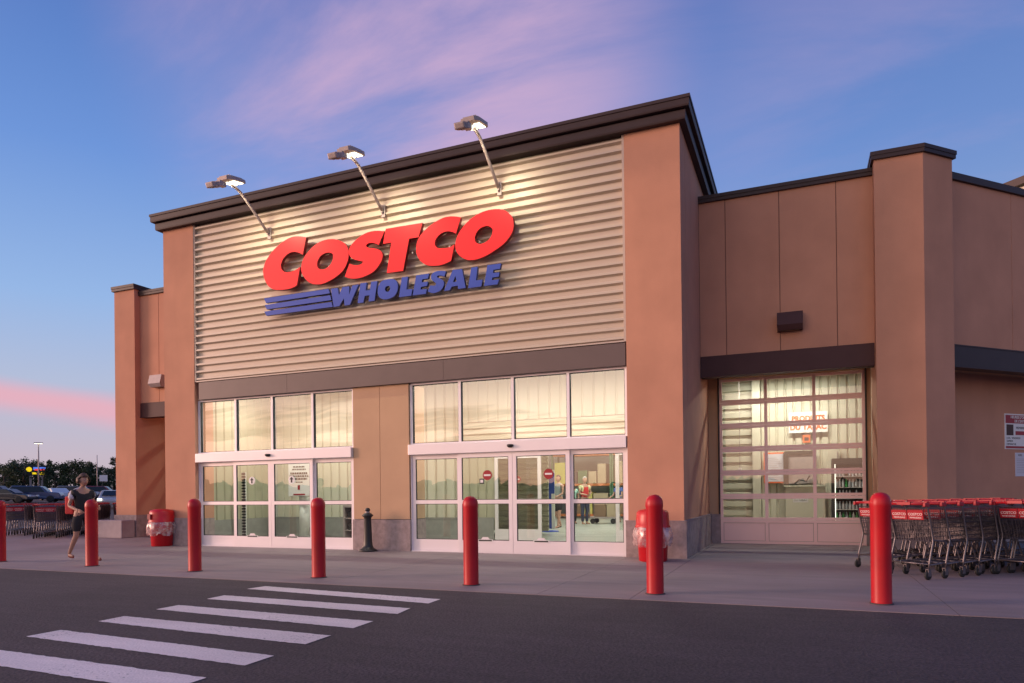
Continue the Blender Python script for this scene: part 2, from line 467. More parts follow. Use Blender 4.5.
def joined(*obs):
    """several already-built meshes merged into the first (same material slots kept)"""
    bm = bmesh.new(); mats = []
    for o in obs:
        off = len(mats); mats += list(o.data.materials)
        n0 = len(bm.faces); bm.from_mesh(o.data); bm.faces.ensure_lookup_table()
        for f in bm.faces[n0:]: f.material_index += off
    bm.to_mesh(obs[0].data); bm.free()
    obs[0].data.materials.clear()
    for m in mats: obs[0].data.materials.append(m)
    for o in obs[1:]: bpy.data.objects.remove(o)
    return obs[0]
def ribs(mb, a0, a1, b0, b1, y, pitch, depth, horizontal=False, duty=.62, thick=.02, slope=.07):
    """trapezoid-ribbed sheet facing -y.  vertical ribs run along z (repeat in x); horizontal repeat in z."""
    pts = []; a = a0 if not horizontal else b0; end = a1 if not horizontal else b1
    w = pitch * duty; s_ = pitch * slope
    while a < end - 1e-4:
        for da, dd in ((0, depth), (s_, 0), (w, 0), (w + s_, depth)):
            if a + da <= end: pts.append((a + da, dd))
        a += pitch
    pts.append((end, depth))
    vs = []; fs = []
    for t, d in pts:
        if horizontal: vs += [(a0, y + d, t), (a1, y + d, t)]
        else: vs += [(t, y + d, b0), (t, y + d, b1)]
    for i in range(len(pts) - 1):
        fs.append((2 * i, 2 * i + 1, 2 * i + 3, 2 * i + 2))
    n = len(vs)
    if horizontal: vs += [(a0, y + depth + thick, b0), (a1, y + depth + thick, b0), (a0, y + depth + thick, b1), (a1, y + depth + thick, b1)]
    else: vs += [(a0, y + depth + thick, b0), (a0, y + depth + thick, b1), (a1, y + depth + thick, b0), (a1, y + depth + thick, b1)]
    fs.append((n, n + 1, n + 3, n + 2))
    fs.append(tuple([n] + [2 * i for i in range(len(pts))] + [n + 2])); fs.append(tuple([n + 1] + [2 * i + 1 for i in range(len(pts))] + [n + 3]))
    mb.add(vs, fs)

# ------------------------------------------------------------------ ground
def ground_z(x, y):
    return max(0.0, -x - 28) * .017
g_ = MB()
xs = [-900, -500, -300, -200, -150, -110, -80, -60, -45, -35, -28, -15, 0, 20, 60, 150, 400, 900]
ys = [-900, -200, -60, -20, 0, 8.1, 20, 40, 80, 150, 300, 900]
vs = [(x, y, ground_z(x, y) - .006) for y in ys for x in xs]
fs = [(j * len(xs) + i, j * len(xs) + i + 1, (j + 1) * len(xs) + i + 1, (j + 1) * len(xs) + i) for j in range(len(ys) - 1) for i in range(len(xs) - 1)]
g_.add(vs, fs)
tag(g_.build('ground', M['asphalt']), kind='structure')
# concrete apron in slabs with tooled joints
jx = [-40, -36.5, -33, -29.5, -26.3, -23, -19.7, -16.4, -13.1, -9.75, -6.4, -3.05, -1.87, 1.45, 4.8, 8.1, 11.2, 14]
jy = [8.08, 17.1]
sl = MB()
for i in range(len(jx) - 1):
    for j in range(len(jy) - 1):
        sl.box(jx[i] + .004, jx[i + 1] - .004, jy[j], jy[j + 1], -.3, 0)
tag(sl.build('pavement', M['apron']), kind='structure')
jb = MB(); jb.box(-40, 14, 8.1, 24, -.3, -.003)
tag(jb.build('joint_filler', M['joint']), kind='structure')
# crosswalk bars
st = MB()
bars = [[(-6.98, 7.36), (-6.93, 7.66), (-4.01, 7.38), (-3.99, 7.06)], [(-6.80, 6.49), (-6.82, 6.80), (-4.02, 6.70), (-3.96, 6.34)],
        [(-6.74, 5.71), (-6.74, 6.02), (-3.97, 5.90), (-3.95, 5.53)], [(-6.68, 4.96), (-6.69, 5.27), (-3.94, 5.18), (-3.92, 4.80)],
        [(-6.61, 4.20), (-6.60, 4.52), (-3.88, 4.38), (-3.87, 4.05)], [(-6.5, 3.42), (-6.5, 3.76), (-3.87, 3.69), (-3.86, 3.34)],
        [(-6.45, 2.66), (-6.45, 2.99), (-3.85, 2.93), (-3.85, 2.60)]]
re_ = random.Random(9)
for b in bars:
    (ax, ay), (bx, by), (cx_, cy_), (dx_, dy_) = b      # left-near, left-far, right-far, right-near
    N = 60; row = []
    for k in range(N + 1):
        t_ = k / N
        row.append((ax + (dx_ - ax) * t_, ay + (dy_ - ay) * t_ + re_.uniform(-.007, .007)))
        row.append((bx + (cx_ - bx) * t_, by + (cy_ - by) * t_ + re_.uniform(-.007, .007)))
    st.add([(x, y, -.002) for x, y in row], [(2 * k, 2 * k + 2, 2 * k + 3, 2 * k + 1) for k in range(N)])
tag(st.build('crosswalk_markings', M['paint']), kind='structure')

# low wooded rise added behind the viewpoint to break up the mirrored horizon
hb = MB(); rh = random.Random(4); vs = []; n_ = 420
for k in range(n_ + 1):
    a = radians(175 + 150 * k / n_); R_ = 260
    h_ = 4.5 + 1.2 * sin(k * .11) + rh.uniform(-1.2, 2.2)
    for rr_, zz in ((R_, -.5), (R_ + 6, h_ * .7), (R_ + 14, h_), (R_ + 40, -.5)): vs.append((cos(a) * rr_ + rh.uniform(-2, 2), sin(a) * rr_, zz + rh.uniform(-.5, .5)))
hb.add(vs, [(k * 4 + i, k * 4 + i + 1, k * 4 + i + 5, k * 4 + i + 4) for k in range(n_) for i in range(3)])
tag(hb.build('added_rise', M['leaf_a']), kind='structure')
# ================================================================== the store
XL, XR, FY = -15.14, -2.0, 13.15          # tower faces
store = thing('store_building', 'tan stucco warehouse store with tall entrance tower, ribbed sign wall and dark cornice', 'building', (-8.57, 13.15, 0), world=True)
def part(mb, name, m=None, label=None, parent=store):
    return mb.build(name, m, parent, label)
# tower columns and side walls
w = MB()
w.box(XL, -14.11, FY, 13.75, .69, 8.17)
part(w, 'tower_column', M['stucco'])
w = MB(); w.box(-3.05, XR, FY, 13.75, .69, 8.17)
part(w, 'tower_column', M['stucco'])
def side_wall(x0, x1):
    w = MB()
    for y0, y1 in ((13.762, 17.2), (17.212, 20.6), (20.612, 24.0)): w.box(x0, x1, y0, y1, .69, 8.17)
    w.box(x0 + .02, x1 - .02, 13.7, 24, 0.7, 8.1)
    part(w, 'side_wall', M['stucco'])
side_wall(XL, XL + .3); side_wall(XR - .3, XR)
w = MB(); w.box(XL, XR, 24.0, 24.3, 5.35, 8.17); part(w, 'rear_wall', M['stucco'])
w = MB(); w.box(XL + .31, XR - .31, 13.55, 23.99, 7.75, 7.9); part(w, 'tower_roof', M['roof'])
# split-face base
def lshape(mb, pts, z0, z1): mb.prism(pts, z0, z1)
w = MB(); w.prism([(XL - .05, FY - .05), (-14.07, FY - .05), (-14.07, 13.72), (XL + .28, 13.72), (XL + .28, 24.2), (XL - .05, 24.2)], -.02, .69); part(w, 'stone_base', M['block'])
w = MB(); w.prism([(-3.09, FY - .05), (XR + .05, FY - .05), (XR + .05, 17.0), (XR - .28, 17.0), (XR - .28, 13.72), (-3.09, 13.72)], -.02, .69); part(w, 'stone_base', M['block'])
# sill strip on the base
w = MB(); w.box(XL - .06, -14.06, FY - .06, FY + .02, .685, .705); part(w, 'base_cap', M['block'])
w = MB(); w.prism([(-3.10, FY - .06), (XR + .06, FY - .06), (XR + .06, 17.0), (XR - .02, 17.0), (XR - .02, FY + .02), (-3.10, FY + .02)], .685, .705); part(w, 'base_cap', M['block'])
# cornice swept round three sides
def sweep_u(mb, prof, x0, x1, y0, y1):
    ps = [(-1, y1, x0), (-1, y0, x0), (1, y0, x1), (1, y1, x1)]
    n = len(prof); vs = []
    for k, (sx, y, x) in enumerate(ps):
        for o, z in prof:
            yy = y if k in (0, 3) else y - o
            vs.append((x + sx * o, yy, z))
    fs = []
    for k in range(3):
        for i in range(n):
            j = (i + 1) % n
            fs.append((k * n + i, k * n + j, (k + 1) * n + j, (k + 1) * n + i))
    fs.append(tuple(range(n))); fs.append(tuple(range(3 * n, 4 * n))[::-1])
    mb.add(vs, fs)
w = MB(); sweep_u(w, [(-.25, 8.11), (.12, 8.11), (.13, 8.14), (.13, 8.27), (.10, 8.30), (-.25, 8.30)], XL, XR, FY, 24.3)
part(w, 'cornice_lower_band', M['cap'])
w = MB(); sweep_u(w, [(-.25, 8.302), (.20, 8.302), (.21, 8.33), (.21, 8.435), (.228, 8.44), (.228, 8.50), (-.25, 8.52)], XL, XR, FY, 24.3)
part(w, 'cornice_upper_band', M['cap'])
# ribbed sign wall
w = MB()
ribs(w, -14.08, -3.09, 4.17, 8.18, FY + .02, .1815, .075, horizontal=True, duty=.36, slope=.14, thick=.1)
part(w, 'ribbed_panel', M['panel'])
w = MB(); w.box(-14.105, -14.075, FY + .012, FY + .1, 4.14, 8.16); w.box(-3.10, -3.055, FY + .012, FY + .1, 4.14, 8.16); w.box(-14.075, -3.10, FY + .014, FY + .1, 4.135, 4.165)
part(w, 'panel_trim', M['trim'])
w = MB(); w.box(-14.1, -3.06, FY + .2, FY + .45, 3.72, 8.1); part(w, 'backing_wall', M['stucco'])
# steel beam over the doors
w = MB()
xs_ = [-13.98, -11.2, -7.02, -3.07]
for a, b in zip(xs_, xs_[1:]): w.box(a + .003, b - .003, FY + .01, FY + .19, 3.70, 4.115)
w.box(-13.98, -3.07, FY - .005, FY + .19, 3.682, 3.698)
part(w, 'canopy_beam', M['beam'])
# middle pier between the two doorways
DY = 13.27
w = MB()
w.box(-9.38, -8.672, DY - .05, 13.9, .70, 3.674); w.box(-8.662, -7.92, DY - .05, 13.9, .70, 3.674)
w.box(-9.37, -7.93, DY - .035, 13.88, .70, 3.67)
part(w, 'pier', M['stucco_tan'])
w = MB(); w.box(-9.40, -7.90, DY - .075, 13.9, -.02, .69); part(w, 'stone_base', M['block'])

# ---- sliding door units
def strip_text(mb_parent, x, z, y, parent, s, size, m, bold=0): pass
def door_unit(xs, nlabel):
    x0, x1 = xs[0], xs[-1]
    # upper windows
    for i in range(4):
        a, b = xs[i], xs[i + 1]
        f = MB()
        f.box(a, a + .03, DY, DY + .1, 2.33, 3.68); f.box(b - .03, b, DY, DY + .1, 2.33, 3.68)
        f.box(a + .03, b - .03, DY, DY + .1, 3.64, 3.68); f.box(a + .03, b - .03, DY, DY + .1, 2.33, 2.36)
        fr = part(f, 'transom_window', M['alu'])
        gk = MB()
        for (p, q, r, t) in ((a + .03, a + .042, 2.36, 3.64), (b - .042, b - .03, 2.36, 3.64), (a + .042, b - .042, 3.628, 3.64), (a + .042, b - .042, 2.36, 2.372)):
            gk.box(p, q, DY + .02, DY + .08, r, t)
        gk.build('gasket', M['gasket'], fr)
        p = MB(); p.quad((a + .035, DY + .05, 2.365), (b - .035, DY + .05, 2.365), (b - .035, DY + .05, 3.635), (a + .035, DY + .05, 3.635))
        p.build('pane', M['glass_up'], fr)
    # header box with motion sensor
    h = MB(); h.bbox(x0 - .015, x1 + .015, DY - .13, DY + .12, 2.105, 2.328, .008)
    hd = part(h, 'door_header', M['alu'])
    mid = xs[2]
    sm = MB(); sm.lathe([(.001, -.06), (.04, -.055), (.065, -.03), (.07, 0), (.05, .01)], 16, (mid + .0, DY - .15, 2.24))
    sm.build('motion_sensor', M['black'], hd)
    # leaves
    for i in range(4):
        a, b = xs[i], xs[i + 1]
        slide = i in (1, 2)
        y = DY - .045 if slide else DY + .02
        e = .0 if slide else .03
        if slide: a -= .03 if i == 1 else -.004; b += .03 if i == 2 else -.004
        f = MB(); sw = .085; zt = 2.10
        f.box(a, a + sw, y, y + .045, .02, zt); f.box(b - sw, b, y, y + .045, .02, zt)
        f.box(a + sw, b - sw, y, y + .045, zt - .09, zt)
        f.box(a + sw, b - sw, y, y + .045, .02, .265)
        f.box(a + sw, b - sw, y + .001, y + .044, 1.035, 1.115)
        nm = 'sliding_door' if slide else 'sidelight'
        d = part(f, nm, M['alu'])
        for z0, z1 in ((.265, 1.035), (1.115, zt - .09)):
            k = MB()
            k.box(a + sw, a + sw + .012, y + .008, y + .037, z0, z1); k.box(b - sw - .012, b - sw, y + .008, y + .037, z0, z1)
            k.box(a + sw + .012, b - sw - .012, y + .008, y + .037, z0, z0 + .012); k.box(a + sw + .012, b - sw - .012, y + .008, y + .037, z1 - .012, z1)
            k.build('gasket', M['gasket'], d)
            p = MB(); p.quad((a + sw + .005, y + .022, z0 + .005), (b - sw - .005, y + .022, z0 + .005), (b - sw - .005, y + .022, z1 - .005), (a + sw + .005, y + .022, z1 - .005))
            p.build('pane', M['glass_low'], d)
        if slide:
            c = (a + b) / 2
            # emblem sticker at the foot of each moving leaf
            s_ = MB().use(M['white']); s_.box(c - .17, c + .17, y - .006, y - .001, .235, .285)
            s_.use(M['gasket']); s_.box(c - .15, c + .15, y - .009, y - .006, .25, .278)
            s_.use(M['alu']); s_.add([(c - .1, y - .004, .287), (c + .1, y - .004, .287), (c + .06, y - .004, .335), (c - .06, y - .004, .335)], [(0, 1, 2, 3)])
            s_.build('kick_sticker', None, d)
            if nlabel == 'in':
                r = MB().use(M['white']); r.lathe([(.095, 0), (.095, .004)], 20, (c, y - .004, 1.62), False, 'y')
                r.use(M['black']); r.prismy([(c - .02, 1.555), (c + .02, 1.555), (c + .02, 1.63), (c + .055, 1.63), (c, 1.695), (c - .055, 1.63), (c - .02, 1.63)], y - .009, y - .005)
                r.build('arrow_sticker', None, d)
            else:
                r = MB().use(M['cart_red']); r.lathe([(.105, 0), (.105, .004)], 20, (c + (.06 if i == 1 else .17), y - .004, 1.63), False, 'y')
                r.use(M['white']); cc = c + (.06 if i == 1 else .17); r.box(cc - .075, cc + .075, y - .009, y - .005, 1.612, 1.648)
                r.build('no_entry_sticker', None, d)
                if i == 1:
                    t_ = MB().use(M['black']); t_.box(c - .12, c - .015, y - .004, y - .001, 1.45, 1.56); t_.use(M['white']); t_.box(c - .10, c - .035, y - .007, y - .004, 1.475, 1.535)
                    t_.build('notice_sticker', None, d)
    # frame sides
    f = MB(); f.box(x0 - .012, x0 - .0, DY - .02, DY + .1, 0, 3.67); f.box(x1, x1 + .02, DY - .02, DY + .1, 0, 3.67)
    f.box(x0, x1, DY - .05, DY + .1, -.01, .018)
    part(f, 'door_frame', M['alu'])
door_unit([-14.09, -12.90, -11.76, -10.56, -9.41], 'in')
door_unit([-7.885, -6.695, -5.475, -4.27, -3.09], 'out')

# ---- wings either side
def coping(mb, x0, x1, y0, y1, z0, z1, out=.05):
    mb.box(x0, x1, y0 - out, y1, z0, z1)
def roller_door(x0, x1, y, z1):
    n = 7; h = z1 / n; fr = .062
    for r in range(n):
        z0_ = r * h; f = MB()
        f.box(x0, x1, y, y + .045, z0_ + .004, z0_ + fr); f.box(x0, x1, y, y + .045, z0_ + h - fr, z0_ + h - .002)
        cw = (x1 - x0) / 3
        for c in range(4):
            xc = x0 + c * cw
            a = max(x0, xc - .035); b = min(x1, xc + .035)
            if c == 0: b = x0 + .06
            if c == 3: a = x1 - .06
            f.box(a, b, y, y + .045, z0_ + fr, z0_ + h - fr)
        d = part(f, 'roller_door_section', M['doorroll'])
        for c in range(3):
            a = x0 + c * cw + (.06 if c == 0 else .035); b = x0 + (c + 1) * cw - (.06 if c == 2 else .035)
            q = MB()
            if r == 0:
                q.box(a + .012, b - .012, y + .022, y + .03, z0_ + fr + .012, z0_ + h - fr - .012); q.build('infill_panel', M['doorroll'], d)
                q = MB(); q.box(a, b, y + .034, y + .04, z0_ + fr, z0_ + h - fr); q.build('gasket', M['trim'], d)
            else:
                q.quad((a, y + .022, z0_ + fr), (b, y + .022, z0_ + fr), (b, y + .022, z0_ + h - fr), (a, y + .022, z0_ + h - fr)); q.build('pane', M['glass_roll'], d)
WY = 15.70
def wing_front(x0, x1, joints, dx0, dx1):
    w = MB().use(M['stucco']); e = [x0] + joints + [x1]
    for a, b in zip(e, e[1:]): w.box(a + .008, b - .008, WY, WY + .25, 4.19, 7.55)
    w.use(M['seam']).box(x0, x1, WY + .012, WY + .24, 4.19, 7.54)
    part(w, 'wing_wall', M['stucco'])
    w = MB(); w.box(x0, x1, WY - .06, WY + .3, 7.55, 7.62); w.box(x0, x1, WY - .075, WY + .3, 7.62, 7.69)
    part(w, 'coping', M['cap'])
    w = MB(); w.box(x0 + .01, x1, WY - .02, WY + .2, 3.76, 4.185); w.box(x0 + .01, x1, WY - .035, WY + .25, 3.73, 3.758)
    part(w, 'canopy_beam', M['beam2'])
    # recess behind: cheeks, ceiling, wall round the roller door
    w = MB(); w.box(x0, x1, WY + .26, 17.3, 3.92, 4.05); part(w, 'recess_ceiling', M['stucco_tan'])
    w = MB(); w.box(x0, dx0, 17.06, 17.3, .69, 3.92); w.box(dx1, x1, 17.06, 17.3, .69, 3.92); w.box(dx0, dx1, 17.08, 17.3, 3.88, 3.92)
    part(w, 'recess_wall', M['stucco_tan'])
    for a_, b_ in ((x0, dx0), (dx1, x1)): w = MB(); w.box(a_, b_, 17.0, 17.3, -.02, .69); part(w, 'stone_base', M['block'])
    w = MB(); w.box(dx0 - .035, dx0 - .002, 17.02, 17.12, 0, 3.9); w.box(dx1 + .002, dx1 + .035, 17.02, 17.12, 0, 3.9)
    part(w, 'door_track', M['gasket'])
    roller_door(dx0, dx1, 17.1, 3.87)
wing_front(-2.0, 1.45, [-1.44, -.35, .74], -1.75, 1.33)
wing_front(-19.14, -15.14, [-18.3, -16.8], -18.7, -15.45)
# pilasters at the corners
def pil(poly, polyb, polyc, ztop):
    w = MB(); w.prism(poly, .69, ztop); part(w, 'pilaster', M['stucco'])
    w = MB(); w.prism(polyb, -.02, .69); part(w, 'stone_base', M['block'])
    w = MB(); w.prism(polyc, ztop, ztop + .075); w.prism([(x + (x - sum(p[0] for p in polyc) / len(polyc)) * .02, y + (y - sum(p[1] for p in polyc) / len(polyc)) * .02) for x, y in polyc], ztop + .075, ztop + .15)
    part(w, 'coping', M['cap'])
pil([(1.41, 15.38), (2.25, 15.38), (2.83, 15.96), (2.41, 16.38), (1.41, 16.5)],
    [(1.36, 15.33), (2.27, 15.33), (2.90, 15.96), (2.41, 16.45), (1.36, 16.55)],
    [(1.36, 15.33), (2.27, 15.33), (2.90, 15.96), (2.41, 16.45), (1.36, 16.55)], 7.72)
pil([(-19.98, 15.5), (-19.10, 15.5), (-19.10, 17.3), (-19.98, 16.9)],
    [(-20.03, 15.46), (-19.05, 15.46), (-19.05, 17.35), (-20.03, 16.95)],
    [(-20.03, 15.44), (-19.05, 15.44), (-19.05, 16.9), (-20.03, 16.9)], 7.73)
# 45 degree side walls
def diag(ox, oy, ang, L, sgn):
    """local x along the wall, local +y*sgn into the building"""
    T = Matrix.Translation((ox, oy, 0)) @ Matrix.Rotation(ang, 4, 'Z')
    def mb(): return MB(T)
    w = mb()
    for k in range(int(L / 2.6) + 1):
        a = k * 2.6; b = min(L, a + 2.6)
        if b > a: w.box(a + .006 if k else 0, b - .006, 0, sgn * .25, 4.19, 7.55)
    w.box(0, L, sgn * .012, sgn * .24, 4.19, 7.54); part(w, 'wing_wall', M['stucco'])
    w = mb(); w.box(0, L, -sgn * .06, sgn * .3, 7.55, 7.69); part(w, 'coping', M['cap'])
    w = mb(); w.box(0, L, -sgn * .02, sgn * .2, 3.76, 4.185); w.box(0, L, -sgn * .04, sgn * .25, 3.72, 3.758); w.box(0, L, -sgn * .03, sgn * .2, 4.16, 4.186)
    part(w, 'canopy_beam', M['cap'])
    w = mb(); w.box(0, L, sgn * .26, sgn * 1.0, 3.80, 3.95); part(w, 'recess_ceiling', M['stucco_tan'])
    w = mb(); w.box(-.3, L, sgn * .8, sgn * 1.05, .69, 3.80); part(w, 'recess_wall', M['stucco'])
    w = mb(); w.box(-.3, L, sgn * .76, sgn * 1.05, -.02, .69); part(w, 'stone_base', M['block'])
diag(2.41, 16.07, pi / 4, 9.0, 1)
diag(-19.5, 16.5, 3 * pi / 4, 7.0, -1)
# far cream parapet tower on the right
T = Matrix.Translation((5.55, 19.45, 0)) @ Matrix.Rotation(pi / 4, 4, 'Z')
w = MB(T); w.box(.15, 4, .7, 6.5, 7.15, 8.5); part(w, 'side_tower', M['cream_metal'])
w = MB(T); w.box(.0, 4.1, .6, 6.6, 8.5, 8.68); part(w, 'coping', M['cap'])
# body of the warehouse behind
w = MB(); w.prism([(2.1, 16.9), (8.7, 23.5), (8.7, 40), (-26, 40), (-26, 22.5), (-19.3, 16.9), (-18.7, 17.31)], 6.9, 7.1); part(w, 'roof_slab', M['roof'])
w = MB(); w.box(8.5, 8.8, 23.3, 40, 0, 7.3); w.box(-26.2, -25.9, 22.5, 40, 0, 7.3); w.box(-26.2, 8.8, 39.9, 40.2, 0, 7.3); part(w, 'rear_wall', M['stucco'])

# ---- inside
w = MB(); w.prism([(-18.6, 17.32), (2.3, 17.32), (8.4, 23.4), (8.4, 39.8), (-25.8, 39.8), (-25.8, 24.6), (-18.6, 17.4)], -.02, .006); w.box(-14.8, -2.35, 13.53, 17.32, -.02, .005); part(w, 'interior_floor', M['int_floor'])
w = MB(); w.box(-14.8, -2.35, 13.62, 16.8, 4.25, 4.35); w.box(-14.8, -2.35, 17.0, 38, 5.2, 5.3); w.box(-2.2, 2.3, 17.35, 21, 4.25, 4.35); part(w, 'interior_ceiling', M['int_white'])
w = MB(); w.box(-14.82, -14.72, 13.75, 30, 0, 5.2); w.box(-2.45, -2.35, 13.75, 30, 0, 5.2); w.box(-15, -2.3, 34, 34.2, 0, 5.2); part(w, 'interior_wall', M['int_white'])
w = MB(); ribs(w, -14.7, -8.55, .56, 4.24, 16.78, .29, .05, duty=.80); part(w, 'interior_cladding', M['cream_metal'])
TS = Matrix.Translation((-14.72, 13.8, 0)) @ Matrix.Rotation(pi / 2, 4, 'Z')
w = MB(TS); ribs(w, 0, 2.9, .60, 4.24, -.06, .29, .035, duty=.84); part(w, 'interior_cladding', M['olive_metal'])
w = MB(TS); w.box(0, 2.9, -.09, -.001, 0, .60); part(w, 'interior_dado', M['dado'])
w = MB(); w.box(-14.7, -8.5, 16.74, 16.8, 0, .56); w.box(-14.7, -8.5, 16.73, 16.8, .56, .60); part(w, 'interior_dado', M['dado'])
w = MB(); ribs(w, -8.5, -2.5, 3.15, 4.24, 16.8, .29, .03, duty=.84); part(w, 'interior_cladding', M['cream_metal'])
w = MB(); ribs(w, -8.5, -2.5, 2.35, 3.13, 16.74, .155, .06, horizontal=True, duty=.6); part(w, 'horizontal_siding', M['cream_metal'])
w = MB(); ribs(w, -8.45, -7.5, .6, 2.28, 16.82, .25, .03, duty=.84); part(w, 'interior_cladding', M['olive_metal'])
w = MB(); w.box(-8.5, -7.5, 16.78, 16.81, 0, .6); part(w, 'interior_dado', M['dado'])
w = MB(); ribs(w, -10.0, -6.9, .1, 3.4, 19.4, .155, .06, horizontal=True, duty=.6); part(w, 'horizontal_siding', M['olive_metal'])
w = MB(); w.box(-7.5, -2.5, 16.70, 16.82, 2.26, 2.35); part(w, 'inner_header', M['alu'])
def inner_leaf(a, b, y):
    f = MB(); sw = .09
    f.box(a, a + sw, y, y + .04, .02, 2.24); f.box(b - sw, b, y, y + .04, .02, 2.24); f.box(a + sw, b - sw, y, y + .04, 2.15, 2.24)
    f.box(a + sw, b - sw, y, y + .04, .02, .30); f.box(a + sw, b - sw, y, y + .04, 1.0, 1.09)
    d = part(f, 'inner_door', M['alu'])
    for z0, z1 in ((.3, 1.0), (1.09, 2.15)):
        p = MB(); p.quad((a + sw, y + .02, z0), (b - sw, y + .02, z0), (b - sw, y + .02, z1), (a + sw, y + .02, z1)); p.build('pane', M['glass_roll'], d)
    c = (a + b) / 2
    r = MB().use(M['cart_red']); r.lathe([(.09, 0), (.09, .004)], 18, (c, y - .004, 1.6), False, 'y'); r.use(M['white']); r.box(c - .065, c + .065, y - .009, y - .005, 1.585, 1.615)
    r.build('no_entry_sticker', None, d)
inner_leaf(-7.45, -6.15, 16.76); inner_leaf(-4.2, -2.95, 16.76)
# back-of-room behind the roller door
w = MB(); ribs(w, -.95, 3.0, 0, 4.24, 19.5, .21, .05, duty=.74); part(w, 'interior_cladding', M['cream_metal'])
w = MB(); ribs(w, -2.0, -1.15, .1, 4.2, 19.3, .235, .07, horizontal=True, duty=.62); part(w, 'horizontal_siding', M['cream_metal'])
w = MB(); w.box(-1.15, -.95, 19.2, 19.5, 0, 4.24);  w.box(-2.3, -2.0, 17.35, 19.5, 0, 4.24); part(w, 'interior_wall', M['cream_metal'])
# light from inside: real ceiling fittings
fit = None
def fitting(x, y, z, L, power, ang=0):
    f = thing('ceiling_light', None, 'ceiling light', (x, y, z), ang)
    b = MB(); b.bbox(-L / 2, L / 2, -.09, .09, .0, .06, .01); b.build('housing', M['white'], f)
    b = MB(); b.tube([(-L / 2 + .04, 0, -.02), (L / 2 - .04, 0, -.02)], .022, 8); b.build('tube', M['tube'], f)
    ld = bpy.data.lights.new('fitting_light', 'AREA'); ld.shape = 'RECTANGLE'; ld.size = L; ld.size_y = .15; ld.energy = power; ld.color = (1, .96, .87)
    lo = bpy.data.objects.new('fitting_light', ld); COL.objects.link(lo); lo.parent = f; lo.location = (0, 0, -.06)
    return f
FITS = []
for k, x in enumerate((-13.2, -10.8)): FITS.append((fitting(x, 14.9, 4.18, 1.5, 85), ('leftmost', 'second')[k] + ' strip light on the ceiling behind the left doors'))
for k, x in enumerate((-6.9, -4.3)): FITS.append((fitting(x, 14.9, 4.18, 1.5, 85), ('left', 'right')[k] + ' strip light on the ceiling behind the right doors'))
for k, (x, y) in enumerate(((-8.6, 20.5), (-7.4, 24.5), (-8.5, 28.5), (-4.6, 22), (-4.5, 27.5))):
    FITS.append((fitting(x, y, 5.1, 2.4, 200), ('strip light deep inside the store above the blue banner', 'strip light over the man in the grey vest', 'strip light over the goods racks', 'strip light inside the store right of the banner', 'strip light above the goods trolley')[k]))
FITS.append((fitting(-.3, 18.3, 4.18, 2.0, 125), 'strip light in the room behind the roller door'))
FITS.append((fitting(-16.9, 18.3, 4.18, 2.0, 55), 'strip light in the room behind the left wing'))
for f, l in FITS: tag(f, l, group='ceiling strip lights inside the store')
# small wall pack lights: dark fitting above the roller door, grey one on the left wing
def wall_pack(x, y, z, label, m):
    t = thing('wall_light', label, 'wall light', (x, y, z))
    b = MB(); b.add([(-.25, 0, .37), (.25, 0, .37), (.25, 0, 0), (-.25, 0, 0), (-.25, -.20, .37), (.25, -.20, .37), (.25, -.27, .10), (-.25, -.27, .10), (-.22, -.2, .0), (.22, -.2, .0)],
        [(0, 1, 5, 4), (4, 5, 6, 7), (7, 6, 9, 8), (0, 4, 7, 8, 3), (1, 2, 9, 6, 5), (3, 8, 9, 2), (0, 3, 2, 1)])
    b.build('housing', m, t)
    b = MB(); b.box(-.18, .18, -.17, -.03, -.006, .0); b.build('lens', M['carglass'], t)
wall_pack(-.16, WY, 4.57, 'small dark brown wall light high above the roller door', M['beam2'])
wall_pack(-18.22, WY, 4.62, 'small grey wall light half hidden beside the tower on the left wing', M['galv'])
